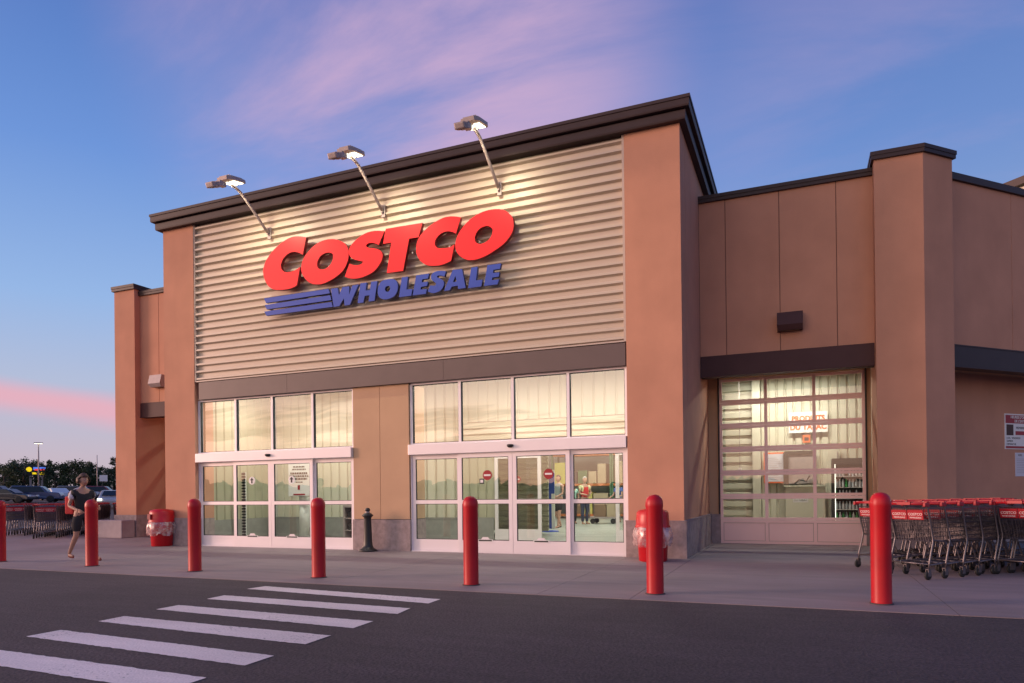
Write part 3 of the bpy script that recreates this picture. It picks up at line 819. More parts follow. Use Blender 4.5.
LETTERS = [
 ('C',[[(-10.456,7.201,1),(-10.669,7.254),(-10.859,7.267),(-11.084,7.211),(-11.328,7.092),(-11.527,6.939),(-11.661,6.775),(-11.723,6.601),(-11.698,6.428),(-11.602,6.247),(-11.439,6.122),(-11.228,6.079),(-11.003,6.069),(-10.827,6.091),(-10.731,6.13,1),(-10.64,6.541,1),(-10.742,6.496),(-10.885,6.464),(-11.029,6.468),(-11.132,6.51),(-11.189,6.595),(-11.188,6.685),(-11.128,6.793),(-11.008,6.879),(-10.864,6.917),(-10.705,6.887),(-10.555,6.809,1)]]),
 ('O',[[(-9.344,6.841),(-9.293,6.722),(-9.298,6.563),(-9.35,6.422),(-9.455,6.288),(-9.621,6.186),(-9.818,6.111),(-10.032,6.068),(-10.247,6.09),(-10.401,6.16),(-10.53,6.291),(-10.604,6.44),(-10.593,6.591),(-10.518,6.746),(-10.392,6.867),(-10.22,6.981),(-10.019,7.047),(-9.775,7.056),(-9.565,7.002),(-9.432,6.928)],[(-9.714,6.683),(-9.727,6.573),(-9.798,6.47),(-9.92,6.404),(-10.027,6.401),(-10.119,6.439),(-10.155,6.519),(-10.132,6.616),(-10.054,6.706),(-9.946,6.753),(-9.825,6.756),(-9.743,6.725)]]),
 ('S',[[(-8.348,7.007,1),(-8.503,7.048),(-8.674,7.062),(-8.846,7.04),(-9.021,6.969),(-9.169,6.88),(-9.258,6.783),(-9.283,6.688),(-9.246,6.584),(-9.144,6.508),(-9.013,6.461),(-8.906,6.427,1),(-8.956,6.38),(-9.088,6.366),(-9.269,6.427,1),(-9.4,6.154,1),(-9.238,6.091),(-9.033,6.072),(-8.83,6.099),(-8.628,6.17),(-8.484,6.296),(-8.403,6.43),(-8.41,6.539),(-8.48,6.621),(-8.621,6.678),(-8.764,6.711),(-8.821,6.761),(-8.777,6.805),(-8.648,6.803),(-8.492,6.737,1)]]),
 ('T',[[(-8.305,7.06,1),(-7.393,7.045,1),(-7.488,6.754,1),(-7.721,6.756,1),(-7.881,6.083,1),(-8.295,6.09,1),(-8.169,6.744,1),(-8.379,6.744,1)]]),
 ('C',[[(-6.479,7.017,1),(-6.663,7.065),(-6.845,7.076),(-7.029,7.032),(-7.242,6.937),(-7.404,6.822),(-7.5,6.707),(-7.547,6.57),(-7.542,6.404),(-7.452,6.241),(-7.306,6.134),(-7.147,6.093),(-6.936,6.084),(-6.714,6.139,1),(-6.632,6.473,1),(-6.749,6.428),(-6.905,6.432),(-7.023,6.454),(-7.088,6.517),(-7.095,6.588),(-7.047,6.674),(-6.941,6.751),(-6.81,6.772),(-6.693,6.747),(-6.591,6.69,1)]]),
 ('O',[[(-5.309,6.812),(-5.291,6.698),(-5.312,6.545),(-5.422,6.395),(-5.569,6.283),(-5.766,6.188),(-5.965,6.115),(-6.166,6.086),(-6.343,6.11),(-6.494,6.2),(-6.59,6.329),(-6.609,6.481),(-6.561,6.635),(-6.443,6.789),(-6.282,6.923),(-6.079,7.016),(-5.879,7.058),(-5.682,7.052),(-5.511,7.008),(-5.387,6.92)],[(-5.756,6.648),(-5.767,6.559),(-5.825,6.467),(-5.937,6.405),(-6.049,6.394),(-6.136,6.445),(-6.16,6.529),(-6.121,6.636),(-6.033,6.713),(-5.908,6.744),(-5.809,6.712)]]),
 ('bar',[[(-11.726,5.942,1),(-9.862,5.943,1),(-9.825,5.836,1),(-11.664,5.824,1)]]),
 ('bar',[[(-11.702,5.782,1),(-9.82,5.79,1),(-9.783,5.678,1),(-11.645,5.671,1)]]),
 ('bar',[[(-11.72,5.628,1),(-9.784,5.634,1),(-9.746,5.52,1),(-11.66,5.523,1)]]),
 ('W',[[(-9.793,5.934,1),(-9.61,5.933,1),(-9.576,5.756,1),(-9.478,5.933,1),(-9.296,5.93,1),(-9.303,5.734,1),(-9.215,5.934,1),(-9.046,5.942,1),(-9.282,5.514,1),(-9.429,5.511,1),(-9.441,5.681,1),(-9.567,5.515,1),(-9.724,5.515,1)]]),
 ('H',[[(-8.995,5.957,1),(-8.832,5.957,1),(-8.863,5.779,1),(-8.747,5.78,1),(-8.713,5.957,1),(-8.553,5.954,1),(-8.631,5.528,1),(-8.787,5.53,1),(-8.762,5.665,1),(-8.883,5.664,1),(-8.926,5.521,1),(-9.075,5.526,1)]]),
 ('O',[[(-8.444,5.931),(-8.308,5.958),(-8.151,5.945),(-8.059,5.882),(-8.029,5.773),(-8.055,5.652),(-8.134,5.566),(-8.269,5.528),(-8.404,5.534),(-8.505,5.59),(-8.547,5.702),(-8.525,5.834)],[(-8.31,5.808),(-8.243,5.803),(-8.225,5.749),(-8.255,5.695),(-8.312,5.687),(-8.356,5.727),(-8.351,5.778)]]),
 ('L',[[(-7.929,5.951,1),(-7.775,5.95,1),(-7.818,5.674,1),(-7.665,5.671,1),(-7.698,5.529,1),(-8.005,5.533,1)]]),
 ('E',[[(-7.571,5.95,1),(-7.256,5.948,1),(-7.281,5.847,1),(-7.423,5.847,1),(-7.436,5.784,1),(-7.286,5.781,1),(-7.306,5.69,1),(-7.454,5.688,1),(-7.467,5.633,1),(-7.312,5.628,1),(-7.337,5.527,1),(-7.661,5.53,1)]]),
 ('S',[[(-6.85,5.943,1),(-7.001,5.973),(-7.13,5.959),(-7.202,5.906),(-7.203,5.823),(-7.145,5.764),(-7.093,5.716),(-7.122,5.674),(-7.228,5.695,1),(-7.289,5.569,1),(-7.171,5.522),(-7.042,5.533),(-6.948,5.584),(-6.9,5.671),(-6.915,5.751),(-6.991,5.806),(-7.061,5.844),(-7.026,5.877),(-6.886,5.838,1)]]),
 ('A',[[(-6.688,5.952,1),(-6.471,5.939,1),(-6.39,5.536,1),(-6.567,5.535,1),(-6.576,5.606,1),(-6.716,5.602,1),(-6.763,5.534,1),(-6.902,5.535,1)],[(-6.628,5.817,1),(-6.602,5.695,1),(-6.689,5.689,1)]]),
 ('L',[[(-6.256,5.939,1),(-6.111,5.94,1),(-6.154,5.662,1),(-6.003,5.659,1),(-6.033,5.522,1),(-6.336,5.523,1)]]),
 ('E',[[(-5.889,5.942,1),(-5.583,5.936,1),(-5.606,5.828,1),(-5.754,5.827,1),(-5.766,5.765,1),(-5.62,5.76,1),(-5.638,5.672,1),(-5.782,5.671,1),(-5.792,5.62,1),(-5.634,5.618,1),(-5.664,5.52,1),(-5.971,5.522,1)]])]
# ================================================================== the sign
def smooth_loop(pts):
    out = []; n = len(pts)
    P = [Vector((p[0], p[1])) for p in pts]; C_ = [len(p) > 2 for p in pts]
    for i in range(n):
        a, b = P[i], P[(i + 1) % n]
        if C_[i] and C_[(i + 1) % n]: out.append(a); continue
        ta = Vector((0, 0)) if C_[i] else (b - P[i - 1]) * .5
        tb = Vector((0, 0)) if C_[(i + 1) % n] else (P[(i + 2) % n] - a) * .5
        if C_[i]: ta = (b - a) * 1.5 - tb * .5
        if C_[(i + 1) % n]: tb = (b - a) * 1.5 - ta * .5
        for k in range(5):
            t = k / 5
            out.append(a * (2 * t**3 - 3 * t**2 + 1) + ta * (t**3 - 2 * t**2 + t) + b * (-2 * t**3 + 3 * t**2) + tb * (t**3 - t**2))
    return out
sign = thing('store_sign', 'big red and blue raised lettering reading COSTCO WHOLESALE on the ribbed wall', 'sign', (-8.5, 13.1, 5.45), world=True)
for nm, loops in LETTERS:
    y0, y1 = (12.99, 13.10) if nm and loops[0][0][1] > 0 else (13, 13.1)
    top = max(p[1] for p in loops[0])
    is_red = (max(p[1] for p in loops[0]) - min(p[1] for p in loops[0])) > .75
    cu = bpy.data.curves.new('l', 'CURVE'); cu.dimensions = '2D'; cu.fill_mode = 'BOTH'; cu.extrude = .045 if is_red else .035
    for lp in loops:
        sm = smooth_loop(lp)
        sp = cu.splines.new('POLY'); sp.points.add(len(sm) - 1); sp.use_cyclic_u = True
        for q, p in zip(sp.points, sm): q.co = (p.x, p.y, 0, 1)
    ob = bpy.data.objects.new('tmp', cu); COL.objects.link(ob)
    bpy.context.view_layer.update()
    me = bpy.data.meshes.new_from_object(ob.evaluated_get(bpy.context.evaluated_depsgraph_get()))
    bpy.data.objects.remove(ob)
    me.transform(Matrix.Translation((8.5, (13.035 if is_red else 13.045) - 13.1, -5.45)) @ RX)
    me.materials.clear()
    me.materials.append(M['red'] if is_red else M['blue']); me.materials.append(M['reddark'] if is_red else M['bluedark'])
    me.update()
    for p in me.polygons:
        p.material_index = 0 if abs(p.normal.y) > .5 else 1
    o = bpy.data.objects.new('sign_bar' if nm == 'bar' else 'letter', me); COL.objects.link(o); o.parent = sign
b = MB()
for x in (-11.3, -10.9, -9.9, -9.6, -8.9, -8.6, -8.0, -7.7, -7.2, -6.8, -6.1, -5.8): b.box(x, x + .03, 13.06, 13.18, 6.45, 6.49)
for x in (-11.6, -10.6, -9.6, -9.2, -8.9, -8.5, -8.1, -7.7, -7.3, -6.9, -6.4, -5.9): b.box(x, x + .025, 13.06, 13.18, 5.66, 5.69)
b.build('standoff', M['galv'], sign)

# ---- gooseneck floodlights over the sign
def floodlight(x, label):
    t = thing('floodlight', label, 'floodlight', (x, 13.17, 7.5), group='floodlights arching over the store sign')
    b = MB(); b.bbox(-.045, .045, -.03, .03, -.11, .17, .008); b.box(-.02, .02, -.09, -.03, -.02, .14)
    b.build('bracket', M['galv'], t)
    b = MB(); b.tube([(0, -.06, .02), (0, -.2, .12), (0, -.55, .38), (0, -.80, .56), (0, -.93, .645), (0, -1.06, .69), (0, -1.2, .705)], .033, 10)
    b.build('arm', M['galv'], t)
    # head: tapered LED housing tilted down to the wall
    T = Matrix.Translation((0, -1.22, .78)) @ Matrix.Rotation(radians(11), 4, 'X') @ Matrix.Scale(.90, 4)
    b = MB(T)
    poly = [(-.19, .30), (.19, .30), (.23, .22), (.23, -.18), (.15, -.30), (-.15, -.30), (-.23, -.18), (-.23, .22)]
    b.prism(poly, -.02, .05); b.prism([(p[0] * .8, p[1] * .85) for p in poly], .05, .085)
    for k in range(7): b.box(-.15, .15, -.2 + k * .06, -.185 + k * .06, .085, .105)
    h = b.build('housing', M['galv'], t)
    for sx in (-.095, .095):
        b = MB(T); b.box(sx - .07, sx + .07, -.08, .24, -.034, -.0205); b.build('led_window', M['led'], h)
    T2 = Matrix.Translation((0, -1.66, .53)) @ Matrix.Rotation(radians(22), 4, 'X')
    b = MB(T2); b.bbox(-.10, .10, -.20, .14, -.05, .055, .02); 
    for k in range(4): b.box(-.105, .105, -.18 + k * .05, -.165 + k * .05, -.055, .06)
    b.build('driver_box', M['galv'], t)
    b = MB(); b.box(-.06, .06, -1.6, -1.42, .565, .66); b.build('knuckle', M['galv'], t)
    ld = bpy.data.lights.new('flood_beam', 'SPOT'); ld.energy = 195; ld.spot_size = radians(160); ld.spot_blend = 1.0; ld.shadow_soft_size = .09; ld.color = (1, .86, .60)
    lo = bpy.data.objects.new('flood_beam', ld); COL.objects.link(lo); lo.parent = t; lo.location = (0, -1.28, .62)
    lo.rotation_euler = Vector((0, -.75, 2.0)).to_track_quat('Z', 'Y').to_euler()
    return t
floodlight(-11.67, 'leftmost gooseneck floodlight over the first red letter C')
floodlight(-8.47, 'middle gooseneck floodlight of the three, above the red S')
floodlight(-5.66, 'rightmost gooseneck floodlight, above the last red O')

# ================================================================== on the pavement
def bollard(x, y, label):
    t = thing('bollard', label, 'bollard', (x, y, 0), random.random() * 6, 'red bollards in a row along the kerb edge')
    return t
bt = MB()
bt.lathe([(.106, 0), (.106, .02), (.104, .03), (.104, 1.06), (.108, 1.075), (.108, 1.11), (.103, 1.15), (.088, 1.185), (.062, 1.21), (.03, 1.222), (.002, 1.225)], 28)
BS = [(-14.78, 8.9, 'red bollard at the far left edge of the row beside the carts'), (-12.07, 8.86, 'red bollard in front of the walking woman'),
      (-9.45, 8.78, 'red bollard right of the left red bin, before the left doorway'), (-6.83, 8.70, 'red bollard in front of the right half of the left doorway'),
      (-4.21, 8.64, 'red bollard in front of the right doorway'), (-1.67, 8.60, 'red bollard hiding part of the right red bin'), (.81, 8.62, 'red bollard before the cart rows on the right')]
b0 = None
for x, y, l in BS:
    t = bollard(x, y, l)
    if b0 is None:
        b0 = bt.build('sleeve', M['bollard'], t)
        f = MB(); f.lathe([(.125, 0), (.12, .008), (.108, .012)], 24); b1 = f.build('base_ring', M['joint'], t)
    else:
        for q in (b0, b1): c = q.copy(); COL.objects.link(c); c.parent = t
# black cast iron bollard / ash urn
t = thing('ash_bollard', 'short black cast iron bollard with flared foot by the middle pier', 'ash bollard', (-8.83, 12.95, 0))
b = MB(); b.lathe([(.20, 0), (.205, .02), (.19, .04), (.13, .07), (.105, .13), (.095, .2), (.078, .72), (.085, .75), (.12, .78), (.125, .80), (.09, .82), (.08, .84)], 24); b.build('column', M['iron'], t)
b = MB(); b.lathe([(.05, .84), (.055, .87), (.03, .885)], 16); b.build('ash_tray', M['galv'], t)
b = MB(); b.lathe([(.045, .885), (.058, .90), (.055, .935), (.03, .955), (.002, .96)], 16); b.build('knob', M['iron'], t)
# red litter bins with clear liner
def bin_(x, y, label, rz):
    t = thing('litter_bin', label, 'litter bin', (x, y, 0), rz, 'red litter bins against the tower')
    b = MB(); b.lathe([(.235, 0), (.25, .015), (.285, .60), (.295, .61)], 32); b.build('barrel', M['binred'], t)
    b = MB(); b.lathe([(.31, .60), (.315, .63), (.30, .65), (.29, .80), (.285, .87), (.25, .915), (.12, .94), (.002, .945)], 32)
    b.build('lid', M['binred'], t)
    b = MB(); b.box(-.15, .15, -.305, -.28, .68, .82); b.build('flap', M['reddark'], t)
    # crumpled overhanging bag
    bm = MB(); n = 64; vs = []; rnd = random.Random(int(x * 10))
    rows = [(.62, .31), (.57, .335), (.50, .355), (.42, .345), (.36, .325), (.33, .31)]
    for j, (z, r) in enumerate(rows):
        for k in range(n):
            a = 2 * pi * k / n
            rr = r + .018 * sin(a * 9 + j) * (j / 3) + rnd.uniform(-.012, .012) * j / 2
            zz = z - (.07 * abs(sin(a * 2.5 + 1)) * (j / 5)) + rnd.uniform(-.01, .01)
            vs.append((rr * cos(a), rr * sin(a), zz))
    bm.add(vs, [(j * n + k, j * n + (k + 1) % n, (j + 1) * n + (k + 1) % n, (j + 1) * n + k) for j in range(len(rows) - 1) for k in range(n)], True)
    bm.build('liner', M['liner'], t)
bin_(-2.47, 12.55, 'red litter bin partly behind a bollard at the right tower column', .3)
bin_(-15.05, 12.95, 'red litter bin with clear liner at the left tower column', -.5)
# precast block at the foot of the left pilaster
t = MB().bbox(-20.75, -19.6, 14.75, 15.9, 0, .54, .02) and None
b = MB(); b.bbox(-.64, .64, -.23, .23, 0, .54, .02)
b = b.build('concrete_block', M['concrete_block']); b.location = (-19.72, 15.2, 0)
tag(b, 'low pale concrete block at the foot of the left corner pilaster', 'concrete block')

# ---- shopping carts
def make_cart():
    t = thing('shopping_cart', None, 'shopping cart')
    m = MB(); r = .011
    HW = .30
    for s in (-1, 1):   # rear post: handle, down the back of the basket, kinks to the caster
        m.tube([(s * HW, -.02, 1.03), (s * HW, .0, 1.0), (s * (HW - .01), .11, .56), (s * (HW - .005), .10, .50), (s * (HW + .0), .02, .24), (s * HW, .01, .13)], .014, 6)
        m.tube([(s * HW, .02, .20), (s * .24, .5, .215), (s * .20, .92, .20), (s * .19, .92, .14)], .012, 6)
        m.tube([(s * (HW - .02), .11, .54), (s * .25, .50, .50), (s * .23, .9, .50)], .010, 5)
        m.tube([(s * .21, .78, .22), (s * .23, .62, .50)], .010, 5)
    m.tube([(-.2, .92, .20), (.2, .92, .20)], .011, 6); m.tube([(-HW, .02, .21), (HW, .02, .21)], .011, 6)
    for k in range(5): m.tube([(-.22 + k * .11, .03, .215), (-.17 + k * .085, .91, .205)], .005, 4)
    m.build('frame', M['cart_metal'], t)
    # wire basket
    w = MB()
    def P(s, y, u): # side wall point at y (0 back .. 1 front) and height u 0..1
        zb = .52 + .02 * y; zt = .98 - .05 * y
        yb = .11 + y * .78; yt = .02 + y * 1.0
        hb = .265 - .05 * y; ht = .295 - .055 * y
        return (s * (hb + (ht - hb) * u), yb + (yt - yb) * u, zb + (zt - zb) * u)
    for s in (-1, 1):
        for k in range(25): w.tube([P(s, k / 24, 0), P(s, k / 24, 1)], .0042, 3, cap=False)
        for u in (0, .14, .28, .42, .57, .72, .86, 1): w.tube([P(s, 0, u), P(s, 1, u)], .006 if u in (0, 1) else .0042, 4, cap=False)
    for y in (0, 1):
        for k in range(15):
            a = P(-1, y, 0); b_ = P(1, y, 0); c = P(-1, y, 1); d = P(1, y, 1); q = k / 14
            w.tube([[a[i] + (b_[i] - a[i]) * q for i in range(3)], [c[i] + (d[i] - c[i]) * q for i in range(3)]], .0042, 3, cap=False)
        for u in (0, .25, .5, .75, 1): w.tube([P(-1, y, u), P(1, y, u)], .006 if u in (0, 1) else .0042, 4, cap=False)
    for k in range(12): w.tube([P(-1, k / 11, 0), P(1, k / 11, 0)], .0035, 3, cap=False)
    for k in range(7):
        a = P(-1, 0, 0); b_ = P(1, 0, 0); c = P(-1, 1, 0); d = P(1, 1, 0); q = k / 6
        w.tube([[a[i] + (b_[i] - a[i]) * q for i in range(3)], [c[i] + (d[i] - c[i]) * q for i in range(3)]], .0035, 3, cap=False)
    w.build('basket', M['cart_metal'], t)
    # handle
    h = MB(); h.tube([(-.27, -.05, 1.045), (.27, -.05, 1.045)], .021, 10); h.box(-.10, .10, -.085, -.02, 1.03, 1.07)
    for s in (-1, 1): h.bbox(s * .30 - .02, s * .30 + .02, -.075, .02, 1.005, 1.06, .01)
    h.build('handle', M['cart_red'], t)
    # twin advert plate on the seat flap
    p = MB().use(M['cart_red'])
    T_ = Matrix.Translation((0, .0, .90)) @ Matrix.Rotation(radians(11), 4, 'X')
    p.mtx = T_
    p.box(-.245, -.005, -.02, -.012, -.075, .06); p.box(.005, .245, -.02, -.012, -.075, .06)
    ad = p.build('seat_plate', None, t)
    tx = []
    for s in (-.125, .125):
        for dz, wd, sz in ((.0, 'COSTCO', .052), (-.042, 'WHOLESALE', .032)):
            tx.append(txt('plate_lettering', wd, sz, M['white'], ad, T_ @ Matrix.Translation((s, -.021, dz - .015)) @ RX, .001))
    joined(*tx)
    # child seat lattice
    c = MB()
    for k in range(9): c.tube([(-.24 + k * .06, .02, .80), (-.24 + k * .06, .10, .60)], .0035, 3, cap=False)
    c.tube([(-.26, .02, .80), (.26, .02, .80)], .005, 4); c.build('seat_flap', M['cart_metal'], t)
    for x, y in ((-.30, .0), (.30, .0), (-.19, .93), (.19, .93)):
        k = MB(); k.box(x - .022, x - .016, y - .03, y + .03, .05, .145); k.box(x + .016, x + .022, y - .03, y + .03, .05, .145); k.box(x - .022, x + .022, y - .03, y + .03, .14, .148)
        ck = k.build('caster', M['cart_metal'], t)
        q = MB(); q.lathe([(.02, -.014), (.058, -.014), (.062, -.008), (.062, .008), (.058, .014), (.02, .014)], 16, (x, y - .01, .062), True, 'x'); q.build('wheel', M['rubber'], ck)
    return t
cart0 = make_cart(); CT = Tree(cart0); first = [True]
ORD = ['front', 'second', 'third', 'fourth', 'fifth', 'sixth', 'seventh', 'eighth', 'ninth', 'tenth', 'eleventh', 'twelfth', 'thirteenth']
def cart(x, y, rz, label, group):
    if first[0]: c = cart0; first[0] = False
    else: c = CT.copy()
    c.location = (x, y, ground_z(x, y)); c.rotation_euler = (0, 0, rz)
    return tag(c, label, 'shopping cart', group)
# cart local +y = forward (nesting direction).  rows on the right run along (1,1)
def cart_row(x, y, rz, n, sp, words, group, j=.005):
    d = Vector((-sin(rz), cos(rz)))
    for k in range(n):
        cart(x + d.x * sp * k + random.uniform(-j, j), y + d.y * sp * k + random.uniform(-j, j), rz + random.uniform(-.006, .006),
             f'{ORD[k]} cart nested in {words}', group)
GR = 'shopping carts nested in rows by the right corner'
s2 = 2 ** -.5
cart_row(1.61 - .30 * s2, 11.01 + .30 * s2, -pi / 4, 10, .345, 'the row right behind the rightmost bollard', GR)
cart_row(2.62 + .31 * s2, 12.02 - .31 * s2, -pi / 4, 6, .345, 'the row cut off by the right edge', GR)
cart_row(.86 + .28 * s2, 12.45 - .28 * s2, -pi / 4, 9, .345, 'the row left of the rightmost bollard, nearest the roller door', GR)
cart_row(1.55, 13.1, -pi / 4, 8, .345, 'the rearmost row against the angled wall on the right', GR)
GL = 'shopping carts nested in rows at the far left'
cart_row(-21.52, 14.28, pi / 4, 9, .33, 'the row seen behind and left of the walking woman', GL)
cart_row(-24.0, 14.9, pi / 4, 6, .33, 'the row cut off by the left edge', GL)
cart_row(-21.5, 15.6, pi / 4, 9, .33, 'the row behind the walking woman', GL)
cart_row(-21.3, 16.8, pi / 4, 9, .33, 'the row left of the concrete block', GL)
cart_row(-21.4, 18.2, pi / 4, 9, .33, 'the farthest row left of the corner pilaster', GL)

# ================================================================== signs and notices
A45 = Matrix.Rotation(pi / 4, 4, 'Z')
def poster(name, loc, rz, w_, h_, label, cat='notice', m='white'):
    t = thing(name, label, cat, loc, rz)
    b = MB(); b.box(0, w_, -.012, 0, 0, h_); b.build('board', M[m], t)
    return t
# opening hours board on the angled wall
p = poster('hours_sign', (4.355, 19.15, 2.13), pi / 4, 1.28, .82, 'red and white opening hours board on the angled wall at the right edge', 'sign')
b = MB(); b.box(.03, 1.25, -.018, -.0125, .60, .79); hb = b.build('header', M['cart_red'], p)
def lab(parent, s, x, z, size, m, y=-.021, align='LEFT', bold=.0, sx=1):
    return txt('lettering', s, size, m, parent, Matrix.Translation((x, y, z)) @ RX, .001, align, bold, sx)
lab(hb, "HEURES D'OUVERTURE", .64, .715, .085, M['white'], align='CENTER', bold=.002)
lab(hb, "DE L'ENTREPÔT", .64, .625, .085, M['white'], align='CENTER', bold=.002)
b = MB(); b.box(.06, .30, -.018, -.0125, .32, .57); b.build('photo_panel', M['hair'], p)
b = MB(); b.box(.38, 1.2, -.018, -.0125, .33, .42); b.build('red_strip', M['cart_red'], p)
b = MB(); b.box(.03, 1.25, -.018, -.0125, .02, .07); b.build('foot_strip', M['cart_red'], p)
ts = [lab(p, 'LUN.  VENDREDI', .06, .235, .065, M['black'], -.014), lab(p, 'SAMEDI', .06, .165, .065, M['black'], -.014), lab(p, 'DIMANCHE', .06, .095, .065, M['black'], -.014), lab(p, 'MEMBRES', .40, .47, .08, M['cart_red'], -.014)]
joined(*ts)
p = poster('paper_notice', (4.61, 19.405, 1.50), pi / 4, .5, .55, 'plain white paper notice under the opening hours board', 'notice', 'paper')
b = MB()
for k in range(9): b.box(.05, .45 - (k % 3) * .05, -.016, -.0125, .08 + k * .04, .087 + k * .04)
b.build('text_lines', M['galv'], p)
lab(p, 'AVIS', .1, .47, .07, M['black'], -.014)
# tobacco counter sign inside
t = thing('counter_sign', 'white sign with orange lettering PRODUITS DU TABAC seen through the roller door', 'sign', (.2, 19.42, 2.72))
b = MB(); b.box(-.46, .46, -.02, 0, -.01, .52); b.build('board', M['white'], t)
M['orange'] = mat('orange_ink', (.75, .16, .05), .5)
a_ = [txt('lettering', 'PRODUITS', .19, M['orange'], t, Matrix.Translation((0, -.024, .29)) @ RX, .001, bold=.008, sx=.88), txt('lettering', 'DU TABAC', .19, M['orange'], t, Matrix.Translation((0, -.024, .07)) @ RX, .001, bold=.008, sx=.92)]
joined(*a_)
t = thing('paper_notice', 'small brown square notice below the tobacco sign', 'notice', (.16, 19.42, 2.45)); b = MB(); b.box(-.09, .09, -.015, 0, 0, .2); b.build('sheet', M['orange'], t); b = MB(); b.box(-.05, .05, -.018, -.015, .05, .14); b.build('emblem', M['hair'], t)
t = thing('framed_notice', 'orange-framed white notice behind the roller door, left of the cabinet', 'notice', (-.62, 19.38, 1.42))
b = MB(); b.box(-.26, .26, -.03, 0, 0, .80); b.build('frame', M['orange'], t)
b = MB(); b.box(-.22, .22, -.034, -.030, .04, .76); sh = b.build('sheet', M['paper'], t)
b = MB()
for k in range(12): b.box(-.18, .18 - (k % 4) * .04, -.037, -.034, .1 + k * .05, .11 + k * .05)
b.build('text_lines', M['galv'], sh)
# counter cabinet with hatch
t = thing('service_cabinet', 'beige service cabinet with dark hatch and white notice behind the roller door', 'cabinet', (.02, 19.42, 0))
b = MB(); b.box(-.38, .55, -.28, 0, 0, 1.32); b.box(-.42, .58, -.34, 0, 1.32, 1.36); b.build('body', M['cream_metal'], t)
b = MB(); b.box(-.36, .34, -.06, 0, 1.40, 2.16); b.build('hatch', M['galv'], t)
b = MB(); b.box(-.40, .36, -.1, 0, 2.16, 2.24); b.build('hood', M['bark'], t)
b = MB(); b.box(-.42, -.30, -.18, 0, 1.36, 2.2); b.build('side_rail', M['bark'], t)
b = MB(); b.tube([(-.15, -.12, 1.40), (-.05, -.2, 1.5), (.12, -.14, 1.46), (.2, -.12, 1.6)], .02, 6); b.build('hand_scanner', M['black'], t)
b = MB(); b.box(-.2, .16, -.285, -.281, .92, 1.14); nt_ = b.build('notice', M['white'], t)
txt('lettering', 'PRODUITS', .07, M['orange'], nt_, Matrix.Translation((-.02, -.288, 1.045)) @ RX, .001); txt('lettering', 'DU TABAC', .065, M['black'], nt_, Matrix.Translation((-.02, -.288, .955)) @ RX, .001)
b = MB(); b.box(.62, .90, -.08, 0, .1, 2.3); b.build('tall_door', M['cream_metal'], t)
b = MB(); b.box(.84, .86, -.11, -.08, .5, 2.2); b.build('door_edge', M['galv'], t)
# glass-door drinks fridge
t = thing('drinks_fridge', 'black glass-door drinks fridge with lit shelves of bottles behind the roller door', 'fridge', (1.08, 19.1, 0))
b = MB(); b.box(-.36, .44, -.02, .35, 0, 2.0); b.box(-.36, -.30, -.35, -.02, 0, 2.0); b.box(.38, .44, -.35, -.02, 0, 2.0); b.box(-.30, .38, -.35, -.02, 1.86, 2.0); b.box(-.30, .38, -.35, -.02, 0, .12); b.build('cabinet', M['black'], t)
rn = random.Random(3); bot = [mat('bottle_green', (.05, .30, .08), .2), mat('bottle_clear', (.40, .46, .50), .15), mat('bottle_dark', (.06, .03, .02), .2), mat('bottle_white', (.6, .62, .66), .3)]
for k in range(6):
    b = MB(); b.box(-.30, .38, -.33, -.02, .20 + k * .27, .212 + k * .27); sf = b.build('shelf', M['white'], t)
    for i in range(9):
        x = -.26 + i * .073; bb = MB(); z = .213 + k * .27
        bb.lathe([(.028, z), (.03, z + .02), (.03, z + .12), (.012, z + .17), (.012, z + .2)], 8, (x, -.28, 0)); 
        bb.build('bottle', bot[(0 if k in (1,) else (1 if k < 3 else 3)) if rn.random() < .7 else rn.randrange(4)], sf)
b = MB(); b.box(-.30, -.285, -.36, -.345, .12, 1.86); b.build('light_strip', M['tube'], t)
# hanging cord with switch
t = thing('pull_cord', 'thin cord with a small white switch hanging behind the left column of the roller door', 'cord', (-1.42, 18.6, 1.75))
b = MB(); b.tube([(0, 0, .06), (.005, 0, 1.2), (0, 0, 2.45)], .008, 6); b.build('cord', M['galv'], t)
b = MB(); b.bbox(-.04, .04, -.03, .03, -.06, .07, .008); b.build('switch', M['white'], t)

# inside the left doors
t = thing('notice_stand', 'white information board on a pale post behind the left sliding doors', 'notice stand', (-13.0, 16.0, 0))
b = MB(); b.tube([(0, 0, .02), (0, 0, 1.25)], .17, 20); b.build('post', M['int_white'], t)
b = MB(); b.bbox(-.38, .38, -.26, -.22, 1.22, 2.16, .01); bd = b.build('board', M['white'], t)
b = MB()
rr = random.Random(5)
for k, (z, hh, ww) in enumerate(((2.03, .035, .2), (1.96, .03, .24), (1.84, .05, .30), (1.76, .05, .33), (1.68, .05, .28), (1.60, .03, .12))):
    x = -ww
    while x < ww:
        q = rr.uniform(.04, .09); b.box(x, min(ww, x + q), -.266, -.261, z, z + hh); x += q + .02
b.use(M['black']); b.build('print', M['black'], bd)
b = MB(); b.box(-.05, .03, -.266, -.261, 1.40, 1.53); b.box(-.2, .2, -.266, -.261, 1.25, 1.29); b.build('red_print', M['cart_red'], bd)
t = thing('louvre_screen', 'narrow dark louvred strip standing behind the far left door pane', 'screen', (-14.2, 14.9, 0))
b = MB(); b.box(-.05, .05, 0, .04, .1, 1.9); b.build('spine', M['int_white'], t)
b = MB()
for k in range(22): b.box(-.06, .06, -.03, 0, .15 + k * .08, .195 + k * .08)
b.build('slats', M['black'], t)
t = thing('counter_desk', 'grey counter with dark shelves behind the right pane of the left doors', 'counter', (-11.05, 15.9, 0))
